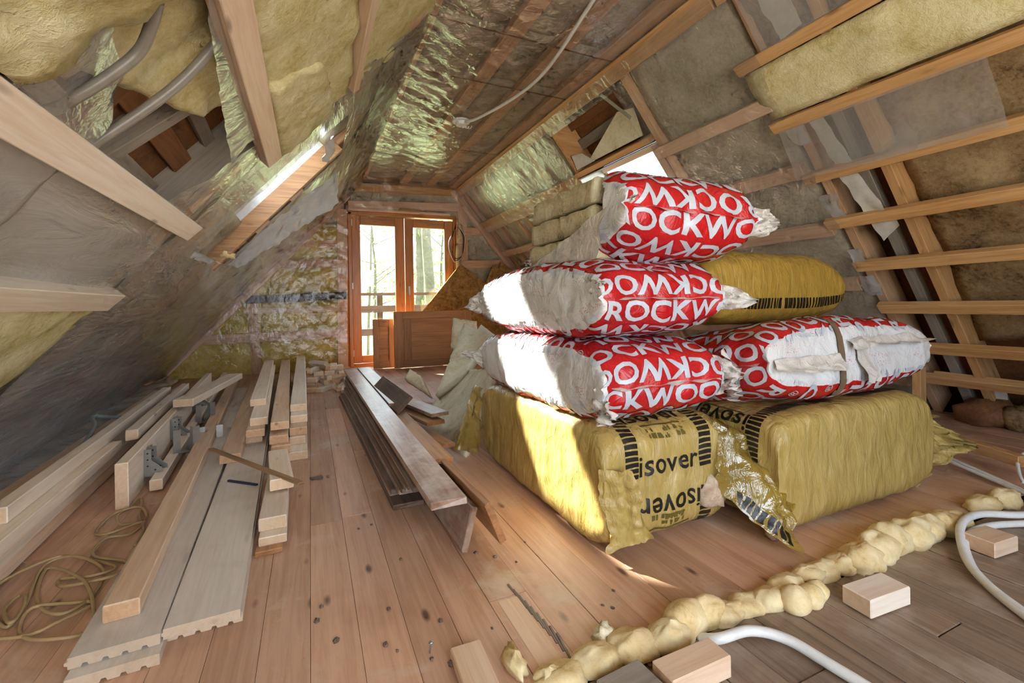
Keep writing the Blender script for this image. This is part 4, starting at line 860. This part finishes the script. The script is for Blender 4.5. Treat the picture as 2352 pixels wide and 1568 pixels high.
# stacked 2x4s in three columns
def stack(cx, sl, rows, nm):
    for i, (y0, y1, z, dx, mt, lab) in enumerate(rows): lum('timber', lab, (cx + dx + sl * (y0 - 3), y0, z), (cx + dx + sl * (y1 - 3), y1, z), 0, .095, .045, mt)
stack(-.305, -.048, [(3.08, 5.6, .099, -.01, 'new', 'bottom timber of the left column in the stacked rows'), (3.02, 5.8, .144, .005, 'new2', 'second timber from the bottom in the left column'), (3.12, 6.0, .189, .02, 'new', 'timber with a red knot just under the top of the left column'), (3.50, 6.1, .235, .0, 'new', 'top timber of the left column with a chipped far corner')], 'A')
stack(-.40, -.05, [(2.72, 5.4, .1, -.0, 'new2', 'rounded edge timber lying between the white plank and the left column')], 'A0')
stack(-.175, -.035, [(2.72, 5.7, .045, .0, 'new2', 'bottom timber of the middle column'), (2.80, 5.8, .091, .01, 'new2', 'second timber from the bottom of the middle column'), (2.84, 6.2, .137, .0, 'new2', 'third timber from the bottom of the middle column'), (2.90, 6.4, .200, .005, 'new2', 'top timber of the middle column with a knot on its end')], 'B')
stack(-.075, -.012, [(2.80, 5.8, .045, .0, 'new', 'bottom timber of the right column'), (2.95, 6.0, .091, -.01, 'new', 'second timber from the bottom of the right column'), (2.98, 6.1, .137, .0, 'new2', 'third timber from the bottom of the right column'), (3.10, 6.3, .183, .003, 'new', 'fourth timber from the bottom of the right column'), (3.22, 6.5, .229, .0, 'new', 'top pale timber of the right column')], 'C')
# short blocks in front of the columns
lum('timber_block', 'short timber at the front touching the thin lath', (-.118, 2.11, .14), (-.165, 2.66, .11), 0, .088, .045, 'new', 'short timber blocks')
lum('timber_block', 'longer short timber under the front one', (-.135, 1.85, .093), (-.15, 2.60, .066), 0, .09, .045, 'new', 'short timber blocks')
lum('timber_block', 'thin block second from the bottom of the short pile', (-.132, 1.80, .047), (-.14, 2.2, .045), 0, .088, .03, 'new', 'short timber blocks')
lum('timber_block', 'block lying flat at the bottom of the short pile', (-.142, 1.765, .017), (-.15, 2.25, .015), 0, .085, .017, 'oldwarm', 'short timber blocks')
lum('lath', 'thin brown lath lying slantwise over plank and blocks', (-.487, 2.83, .117), (-.042, 1.995, .151), 0, .026, .010, 'strip', None)
lum('marking_strip', 'short dark blue strip on the white plank', (-.355, 2.44, .062), (-.228, 2.322, .062), 0, .013, .008, 'dark', None, cat='strip').data.materials[0] = flat('blue_plastic', '232b4a', .4)
# offcuts by the balcony door
R_ = random.Random(21); spots = []
offs = [(-.0, 5.05, .045, 0), (.12, 5.02, .045, .5), (.24, 5.0, .045, -.2), (.31, 4.82, .05, .1), (.0, 5.25, .09, .1), (.14, 5.2, .09, -.3), (.27, 5.15, .092, .2), (.02, 5.12, .135, .2), (.16, 5.2, .135, -.1), (.26, 5.05, .137, .35), (.05, 5.3, .18, -.15), (.19, 5.25, .18, .15), (.30, 5.22, .16, .0), (.02, 5.15, .225, .3), (.10, 5.35, .252, -.55), (.17, 5.32, .226, .06), (.225, 5.34, .227, .05), (.28, 5.4, .205, .02), (-.04, 5.3, .20, .0), (.33, 5.1, .1, -.1)]
words = ['lying crosswise', 'tilted on its edge', 'with its cut end to the front', 'half buried', 'leaning', 'pushed to the back']
places = ['at the lower left', 'at the lower middle', 'at the lower right', 'alone at the right foot', 'behind the lower left', 'in the dark middle', 'in the second row right', 'third row left', 'third row middle', 'third row right', 'upper left', 'upper middle', 'upper right shoulder', 'top front left', 'standing askew on top', 'top middle', 'top right of the middle pair', 'back right', 'back left by the pale timber', 'right beside the old boards']
for i, (x, y, z, a) in enumerate(offs):
    l = R_.uniform(.16, .30); d = V((math.sin(a), math.cos(a), 0)) * l / 2; w_ = R_.choice((.045, .07, .095)); c = V((x, y, z))
    up = (math.sin(.7), 0, math.cos(.7)) if i == 14 else (0, 0, 1)
    tag(board('timber_offcut', c - d, c + d, w_, .044, MT['new' if i % 3 else 'new2'], None, up=up), 'sawn timber offcut in the heap by the balcony door, ' + places[i], 'offcut', 'timber offcuts by the balcony door')
# pile of old floorboards
OLD = 'old floorboards in the middle pile'
def old(label, x0, y0, x1, y1, z0, z1=None, w_=.13, h=.022, mat='oldtop', **k): return tag(board('old_floorboard', (x0, y0, z0), (x1, y1, z1 if z1 is not None else z0), w_, h, MT[mat], None, rough=.006, **k), label, 'floorboard', OLD)
nth = ['lowest', 'second lowest', 'third lowest', 'fourth lowest', 'fifth lowest', 'sixth lowest', 'seventh lowest', 'third from top', 'second from top']
ends = [1.92, 2.02, 1.98, 1.90, 1.85, 1.80, 1.76, 1.70, 1.62]
for i in range(9):
    dx = R_.uniform(-.012, .012); old('dark old floorboard, %s in the left row of the pile' % nth[i], .365 + dx + i * .004, ends[i], .30 + dx + i * .008, 4.55 + R_.uniform(-.15, .1), .022 + i * .0225, None, .13, .021, ('olddark', 'oldtop')[i % 2])
for i in range(6): old('old floorboard, %s in the right row of the pile' % nth[i], .505 + R_.uniform(-.01, .01), 1.95 + R_.uniform(0, .2), .46, 4.5 + R_.uniform(-.2, .1), .022 + i * .0225, None, .12, .021, ('oldwarm', 'olddark')[i % 2])
old('long old floorboard on the very top, shiny and reaching nearest the camera', .392, 1.40, .345, 4.66, .228, .252, .118, .024, 'oldtop')
old('pale edged board just right of the topmost old floorboard', .505, 1.90, .44, 4.3, .19, .20, .10, .022, 'oldwarm')
old('short warm board right of the pile with an orange cut end', .60, 1.78, .585, 3.4, .045, .08, .10, .022, 'oldwarm')
old('wide board on its edge reaching forward, with two cracks', .560, 1.40, .500, 3.5, .125, .11, .15, .024, 'oldwarm', up=(.93, .1, .36))
old('dark board on its edge standing in front of the pile', .472, 1.47, .420, 3.2, .085, .085, .15, .022, 'oldtop', up=(-.95, 0, .25))
old('dark grey board at the back right of the pile', .50, 2.92, .47, 4.66, .236, .255, .12, .022, 'oldtop'); old('short dark board tilted up on the pile with a light cut end', .505, 2.78, .46, 3.6, .255, .27, .13, .022, 'olddark', up=(-.7, 0, .7))
old('short grey board overhanging the right of the pile, uppermost', .70, 2.66, .56, 3.3, .205, .205, .115, .022, 'oldtop'); old('short brown board overhanging the right of the pile, middle', .66, 2.60, .53, 3.2, .172, .172, .115, .022, 'oldwarm'); old('short brown board overhanging the right of the pile, lowest', .655, 2.38, .55, 3.0, .10, .10, .11, .022, 'oldwarm')

# ================================================================ LEANING PANELS, SLABS
def panel(label, x0, x1, y, z1, lean, st=.10):
    t = empty('panel_door', ((x0 + x1) / 2, y, 0)); tag(t, label, 'panel', 'pine panels leaning by the door')
    def pb(nm, xa, za, xb, zb, w_, th, o=0): board(nm, (xa, y - o + lean * za, za), (xb, y - o + lean * zb, zb), w_, th, MT['panel'], t, up=(0, -1, lean), c=.004)
    pb('stile', x0 + st / 2, .005, x0 + st / 2, z1, st, .028); pb('stile', x1 - st / 2, .005, x1 - st / 2, z1, st, .028); pb('rail', x0 + st, z1 - .05, x1 - st, z1 - .05, .1, .028); pb('rail', x0 + st, .055, x1 - st, .055, .1, .028)
    n = 3
    for i in range(n): z = .1 + (z1 - .2) * (i + .5) / n; pb('panel_board', x0 + st, z, x1 - st, z, (z1 - .2) / n, .014, -.010)
    if x1 - x0 > .6: pb('stile', x0 + st * 1.55, .11, x0 + st * 1.55, z1 - .10, .10, .022, .0)
panel('low pine panel leaning beside the balcony door', .775, 1.06, 6.40, .675, .03, .075); panel('larger dark pine panel leaning in front of the balcony door', 1.035, 2.15, 6.28, .775, .04, .12)
def osb(label, pts, n, th=.018): return tag(prism('osb_sheet', pts, th, n, MT['osb']), label, 'board', 'chipboard sheets at the gable')
osb('chipboard sheet standing on its corner in front of the right door leaf', [G(970, 716, 6.50), G(1200, 900, 6.44), G(1230, 740, 6.55), G(1058, 606, 6.58)], (0, 1, 0), .03)
osb('darker chipboard sheet behind the first, by the gable rafter', [G(1100, 690, 6.60), G(1240, 720, 6.60), G(1190, 640, 6.60), G(1132, 610, 6.60)], (0, 1, 0)); osb('small reddish chipboard corner farthest right at the gable', [G(1140, 640, 6.63), G(1230, 700, 6.63), G(1180, 620, 6.63), G(1150, 602, 6.63)], (0, 1, 0))
SL = 'wool slabs thrown behind the bags'
def ws(label, c, th, mat='pale', amp=.008, seed=0., nrm=None, rag=.012): return tag(slab('wool_slab', *c, th, MT[mat], None, amp, 8, .035, rag, seed, nrm), label, 'wool slab', SL)
ws('long ragged wool slab leaning slantwise over the old boards', [G(1000, 905, 3.5), G(1075, 850, 3.42), G(1120, 765, 4.2), G(1065, 742, 4.3)], .11, 'pale', .016, 1., (-.45, -.75, .5), .02)
ws('smooth wool slab lying against the long ragged one, up by the bags', [G(1060, 805, 3.05), G(1120, 838, 2.9), G(1180, 800, 2.95), G(1105, 745, 3.15)], .06, 'pale', .003, 2., (-.4, -.75, .5))
ws('big pale wool slab standing behind the old boards, its foot on the floor', [F(960, 985, .0), F(1068, 1052, .0), PX(1150, 845, 1.02), PX(1040, 850, 1.30)], .06, 'pale', .004, 3., (-.6, -.7, .35))
ws('small wool slab at the left end of the heap beside the panel', [G(928, 868, 4.3), G(985, 905, 3.9), G(965, 862, 4.1), G(940, 845, 4.4)], .09, 'pale', .01, 4., (-.5, -.6, .6))
ws('squarish wool slab standing upright behind the long slab', [G(1036, 800, 4.6), G(1100, 820, 4.6), G(1095, 738, 4.7), G(1042, 730, 4.7)], .05, 'pale', .004, 5., (-.2, -1, .1))
ws('thin wool scrap lying behind the second bag', [PX(1128, 668, 1.30), PX(1185, 650, 1.30), PX(1190, 636, 1.36), PX(1135, 650, 1.36)], .02, 'pale', .004, 6., (0, -.3, 1))

# ================================================================ FOREGROUND THINGS
FG = 'short sawn blocks on the floor in the foreground'
def blk(label, pts, h=.045, mat='new', nails=0):
    pts = [V(p) for p in pts]; c = sum(pts, V()) / 4; ax = ((pts[1] + pts[2]) / 2 - (pts[0] + pts[3]) / 2); l = ax.length; w_ = ((pts[3] + pts[2]) / 2 - (pts[0] + pts[1]) / 2).length; ax.z = 0
    d = ax.normalized() * l / 2; return tag(board('timber_block', V((c.x, c.y, h)) - d, V((c.x, c.y, h)) + d, w_, h, MT[mat], None, c=.003), label, 'block', FG)
blk('sawn block with a big knot at the bottom edge, beside the white conduit', [(.675, .735, 0), (.845, .735, 0), (.850, .80, 0), (.680, .80, 0)], .05, 'new2'); blk('greyish block left of the knotted one at the bottom edge', [(.545, .725, 0), (.665, .735, 0), (.667, .828, 0), (.548, .82, 0)], .04, 'grey')
blk('sawn block with dark corner knots in front of the foam line', [(1.325, .715, 0), (1.485, .70, 0), (1.502, .778, 0), (1.338, .785, 0)], .05, 'new'); blk('small sawn block inside the bend of the white conduit', [(1.965, .715, 0), (2.105, .705, 0), (2.14, .775, 0), (2.02, .785, 0)], .05, 'new2')
tag(board('timber_board', (.322, .86, .025), (.330, 1.058, .025), .075, .025, MT['new2'], None), 'short rough board lying at the bottom edge left of the foam', 'board')
# expanding foam along the old partition line: one bead of lumps after another
def foamline():
    t = empty('expanding_foam', (1.35, .88, 0)); tag(t, 'line of cured expanding foam across the floor where a partition stood', 'foam'); R_ = random.Random(5)
    prof = [(.50, .02), (.60, .028), (.70, .03), (.80, .034), (.87, .045), (.935, .042), (1.0, .022), (1.08, .02), (1.16, .025), (1.24, .03), (1.34, .03), (1.42, .026), (1.50, .03), (1.58, .042), (1.68, .05), (1.78, .052), (1.88, .05), (1.98, .045), (2.08, .04), (2.16, .03), (2.42, .035), (2.55, .04)]
    for i, (x, h) in enumerate(prof):
        big = x > 1.5; lump('foam_lump', (x, .885 + R_.uniform(-.012, .012), -.004), .066 * (1.25 if big else 1), .036 * (1.3 if big else 1) + R_.uniform(0, .01), h * 1.15, MT['foam'], t, i * 3.3, .24 if i not in (4, 5) else .10, 1.7 if i not in (4, 5) else 1.2, 24, -.45)
    for x, y, r in ((1.20, .83, .045), (1.255, .825, .04), (1.30, .835, .035)): lump('foam_lump', (x, y, -.004), r, r * .85, r * .9, MT['foam'], t, x * 9, .12, 1.5, 18, -.5)
foamline()
def bit(name, label, c, r, mat, seed, amp=.5, cat='debris'): return tag(lump(name, c, r[0], r[1], r[2], MT[mat], None, seed, amp, 2.5, 14, -.5), label, cat, 'small debris on the floor')
bit('foam_scrap', 'elongated foam scrap on the floor beside the pale board', (.42, .965, 0), (.022, .05, .026), 'foam', 1.); bit('foam_scrap', 'small greyish foam scrap on the floor under the yellow bag', (.655, .945, 0), (.03, .025, .028), 'pale', 2.); bit('foam_scrap', 'torn foam piece with dark bits by the bottom edge', (.475, .90, 0), (.035, .025, .02), 'foam', 3.); bit('rubble', 'dark crumb beside the torn foam piece', (.515, .895, 0), (.025, .02, .014), 'olddark', 4.)
bit('rubble', 'dark flat scrap on the floor between the timber and the old boards', (F(727, 1098).x, F(727, 1098).y, 0), (.03, .022, .006), 'olddark', 5.)
for i in range(26):
    u, v = R_.uniform(720, 1500), R_.uniform(1180, 1540); p = F(u, v); r = R_.uniform(.003, .007)
    if p.x > .84 and p.y > 1.2 or p.x < -.05: continue
    bit('floor_crumb', 'tiny dark crumb scattered on the pine floor', (p.x, p.y, 0), (r, r * 1.4, r * .6), 'olddark', i * 1.7)
sw = empty('screw', (.252, 1.09, 0)); tag(sw, 'small steel screw standing on the floor near the bottom edge', 'screw'); board('shank', (.252, 1.095, .0), (.254, 1.088, .03), .004, .004, MT['steel'], sw, up=(1, 0, 0), top=False); lump('head', (.254, 1.088, .028), .006, .006, .004, MT['steel'], sw, 1., .02)
# conduits and cables
def cab(name, label, pts, r, mat, cat, group=None, n=8): return tag(tube(name, pts, r, MT[mat], None, n, 10), label, cat, group)
cab('conduit', 'white plastic conduit curving from the foam to the bottom edge', [(.875, .855, .0), (.90, .815, .018), (.985, .798, .022), (1.04, .745, .02), (1.06, .655, .016), (1.075, .50, .014), (1.07, .2, .014)], .0125, 'cond_w', 'conduit')
cab('conduit', 'upper white conduit bending round the small block on the right', [(2.75, .68, .03), (2.41, .775, .03), (2.23, .832, .045), (2.06, .818, .05), (1.90, .752, .03), (1.79, .672, .016), (1.69, .548, .014), (1.55, .3, .014)], .0125, 'cond_w', 'conduit'); cab('conduit', 'lower white conduit running beside the bent one', [(2.75, .655, .012), (2.42, .745, .012), (2.23, .805, .014), (2.045, .80, .02), (1.89, .735, .013), (1.775, .655, .012), (1.67, .53, .012), (1.52, .3, .012)], .0115, 'cond_w', 'conduit')
for i, d in enumerate((0, .035)): cab('conduit', ('thin white pipe leaving the yellow bag, upper of two', 'thin white pipe leaving the yellow bag, lower of two')[i], [(2.95 + d, 1.30, .035), (2.85 + d, 1.14, .03), (2.70 + d * .6, .87, .02), (2.5, .6, .016)], .009, 'cond_w', 'pipe')
cab('cable', 'white cable loop at the right edge beside the eaves', [F(2352, 1040, .1), F(2338, 1060, .08), F(2342, 1090, .05), F(2352, 1110, .03)], .007, 'cond_w', 'cable')
cab('cable', 'grey cable running along the foot of the left film', [(-1.02, 1.6, .02), (-1.15, 2.45, .05), (-1.14, 3.1, .10), (-1.19, 3.5, .15), (-1.34, 3.92, .14), (-1.30, 4.0, .12), (-1.17, 3.95, .12), (-1.10, 4.1, .16)], .012, 'cable_g', 'cable'); cab('cable', 'thin dark cable lying under the grey one by the left film', [(-1.04, 1.7, .01), (-1.13, 2.5, .02), (-1.11, 3.1, .06), (-1.10, 3.6, .10), (-1.11, 4.1, .15)], .006, 'cable_g', 'cable')
# beige coil
pts = []
for (u, v) in [(-60, 1470), (60, 1465), (130, 1440), (215, 1385), (160, 1390), (75, 1405), (45, 1440), (60, 1470), (120, 1478), (200, 1450), (215, 1400), (190, 1340), (110, 1305), (85, 1385), (140, 1420), (215, 1365), (235, 1310), (170, 1285), (100, 1300), (60, 1390), (25, 1440), (10, 1400), (50, 1370), (55, 1400), (10, 1440), (-20, 1360), (120, 1290), (190, 1282), (265, 1305), (215, 1330), (140, 1330), (150, 1350), (260, 1330), (290, 1290), (215, 1280), (240, 1245), (300, 1225), (330, 1200), (250, 1232), (220, 1222), (260, 1185), (320, 1170), (335, 1190), (280, 1208), (270, 1190), (300, 1165), (322, 1148), (326, 1165), (320, 1185), (330, 1220), (310, 1260)]:
    p = F(u, v, .006); pts.append(V((p.x, p.y, .006 + .006 * (len(pts) % 3))))
cab('cable_coil', 'loose coil of beige cable on the floor left of the white planks', pts, .0048, 'cable_b', 'cable', None, 7)
# ceiling conduit and lamp box
cab('conduit', 'white conduit sagging below the film along the ceiling', [(1.36, 4.05, 2.56), (1.40, 3.85, 2.52), (1.50, 3.3, 2.48), (1.53, 2.8, 2.47), (1.44, 2.1, 2.49), (1.30, 1.2, 2.53), (1.2, .2, 2.55)], .012, 'cond_w', 'conduit')
lb = empty('ceiling_box', (1.335, 4.12, 2.56)); tag(lb, 'white ceiling junction box with loose wires hanging from the film', 'junction box')
vs, f = tubemesh([V((1.335, 4.12, 2.59)), V((1.335, 4.12, 2.575)), V((1.335, 4.12, 2.574)), V((1.335, 4.12, 2.545))], [.085, .085, .055, .05], 12); mesh('rose', vs, f, MT['cond_w'], lb)
for i in range(4): tube('wire', [(1.335, 4.12, 2.55), (1.35 + .02 * i, 4.10, 2.52), (1.33 + .03 * i, 4.06, 2.50 + .01 * i)], .004, MT['cond_w'], lb, 4, 6)

# ================================================================ OUTSIDE
def grassmat():
    m, nt, p = newmat('meadow'); g = N(nt, 'NewGeometry'); n = noisetex(nt, g.outputs['Position'], 1.2, 8, .7); c = ramp(nt, n, [(.35, S('7b8854')), (.65, S('a5ae78'))])
    nt.links.new(c, p.inputs['Base Color']); p.inputs['Roughness'].default_value = .9; return m
vs, f = [], []; nx, ny = 30, 30
for j in range(ny + 1):
    for i in range(nx + 1):
        x = -70 + 160 * i / nx; y = -60 + 160 * j / ny; z = -2.9 + max(0, y - 8) * .15 + .5 * fbm(V((x * .05, y * .05, 0)), 3); vs.append((x, y, z))
f = [[j * (nx + 1) + i, j * (nx + 1) + i + 1, (j + 1) * (nx + 1) + i + 1, (j + 1) * (nx + 1) + i] for j in range(ny) for i in range(nx)]
struct(mesh('ground', vs, f, grassmat(), None, None, True), 'green meadow rising behind the house')
def leafmat(name, col):
    m, nt, p = newmat(name); nt.nodes.remove(p); out = nt.nodes['Material Output']; oi = N(nt, 'NewGeometry'); n = noisetex(nt, oi.outputs['Position'], 3., 3)
    c = ramp(nt, n, [(.3, tuple(x * .7 for x in S(col))), (.7, S(col))]); a = N(nt, 'BsdfDiffuse'); b = N(nt, 'BsdfTranslucent'); nt.links.new(c, a.inputs[0]); nt.links.new(c, b.inputs[0])
    x = N(nt, 'MixShader'); x.inputs[0].default_value = .5; nt.links.new(a.outputs[0], x.inputs[1]); nt.links.new(b.outputs[0], x.inputs[2]); nt.links.new(x.outputs[0], out.inputs['Surface']); return m
MT['leaf'] = leafmat('young_leaves', 'b3b56e'); MT['leaf2'] = leafmat('bush_leaves', '8d9a5f'); MT['bark'] = wood('bark', '6f6b58', '4f4a3d', .9, .1)
def gz(y): return -2.9 + max(0, y - 8) * .15
def tree(label, u, dist, h, r, lean=0., crown=(2.2, 3.0), nleaf=900, lf='leaf', ls=.16, seed=0, low=.35):
    R_ = random.Random(seed); p = V((0, 0, 0)) + ray(u, 700) * dist; b = V((p.x, p.y, gz(p.y) - .2)); t = empty('tree', b)
    tag(t, label, 'tree', 'trees beyond the balcony')
    pts = [b + V((lean * k * k * h * .2 + R_.uniform(-.08, .08), 0, h * k)) for k in [i / 6 for i in range(7)]]
    vs, f = tubemesh(catmull(pts, 3), [r * (1 - .75 * i / 18) for i in range(19)], 8); mesh('trunk', vs, f, MT['bark'], t, None, True)
    vs, f = [], []
    for k in range(12):
        a = R_.uniform(0, 6.28); z = h * R_.uniform(low, .95); s = b + V((lean * (z / h) ** 2 * h * .2, 0, z)); e = s + V((math.cos(a) * crown[0] * .9, math.sin(a) * crown[0] * .5, R_.uniform(.2, .9) * crown[0]))
        tubemesh(catmull([s, (s + e) / 2 + V((0, 0, -.15)), e], 4), [r * .22 * (1 - .8 * i / 8) for i in range(9)], 5, vs, f)
    mesh('branches', vs, f, MT['bark'], t, None, True)['kind'] = 'stuff'
    vs, f = [], []
    for k in range(nleaf):
        a = R_.uniform(0, 6.28); rr = crown[0] * math.sqrt(R_.random()); z = h * low + (h * 1.05 - h * low) * R_.random(); c = b + V((math.cos(a) * rr, math.sin(a) * rr, z))
        d = V((R_.gauss(0, 1), R_.gauss(0, 1), R_.gauss(0, 1))).normalized(); e = d.orthogonal().normalized(); q = ls * R_.uniform(.6, 1.3); i = len(vs)
        vs += [c - d * q, c + e * q * .5, c + d * q, c - e * q * .5]; f.append([i, i + 1, i + 2, i + 3])
    cr = mesh('crown', vs, f, MT[lf], t); cr['kind'] = 'stuff'
tree('tall pale trunk seen through the right door pane, left of its pair', 962, 19, 16, .2, 0, (2.0, 3), 120, 'leaf', .08, 1)
tree('darker tall trunk seen through the right door pane, right of its pair', 985, 17, 16, .24, .02, (2.0, 3), 120, 'leaf', .08, 2)
tree('bushy tree with yellow green leaves behind the left door pane', 862, 24, 5.6, .12, 0, (3.4, 3), 500, 'leaf', .13, 3, .15)
tree('small round green bush tree at the right edge of the right pane', 1018, 21, 5.6, .12, 0, (2.4, 3), 800, 'leaf2', .16, 4, .15)
tree('thin leaning tree with bare twigs close to the left door pane', 838, 13, 8, .05, .25, (2.4, 3), 110, 'leaf', .06, 5, .3)
rl = empty('balcony_railing', (1.2, 8.2, 0)); tag(rl, 'weathered grey wooden balcony railing outside the glazed door', 'railing')
for z, wd in ((1.06, .05), (.80, .12), (.40, .12)): board('rail', (-1.2, 8.2, z), (4.2, 8.2, z + .02), wd, .04, MT['rail'], rl, up=(0, -1, 0))
for x in (-.6, G(873, 700, 8.25).x, 2.9): board('post', (x, 8.27, -.1), (x, 8.27, 1.05), .10, .10, MT['rail'], rl, up=(0, -1, 0))
bd = struct(empty('balcony_deck', (1.4, 7.6, -.06)), 'balcony floor of grey boards')
for i in range(10): board('deck_board', (-1.3, 7.02 + i * .13, -.02), (4.3, 7.02 + i * .13, -.02), .122, .03, MT['rail'], bd)

def bouncemat():  # unseen pale surface, added to throw sunlight up into the attic
    m, nt, p = newmat('pale_bounce'); g = N(nt, 'NewGeometry'); n = noisetex(nt, g.outputs['Position'], 30, 6, .7); c = ramp(nt, n, [(.35, S('bdb6aa')), (.65, S('d8d2c8'))])
    nt.links.new(c, p.inputs['Base Color']); p.inputs['Roughness'].default_value = .95; return m
vs, f = cbox(40, 36, .1, .02); struct(mesh('bounce_ground', vs, f, bouncemat(), None, Matrix.Translation((1.3, -20.5, -2.3))), 'unseen pale ground added behind the house to bounce sunlight into the attic')
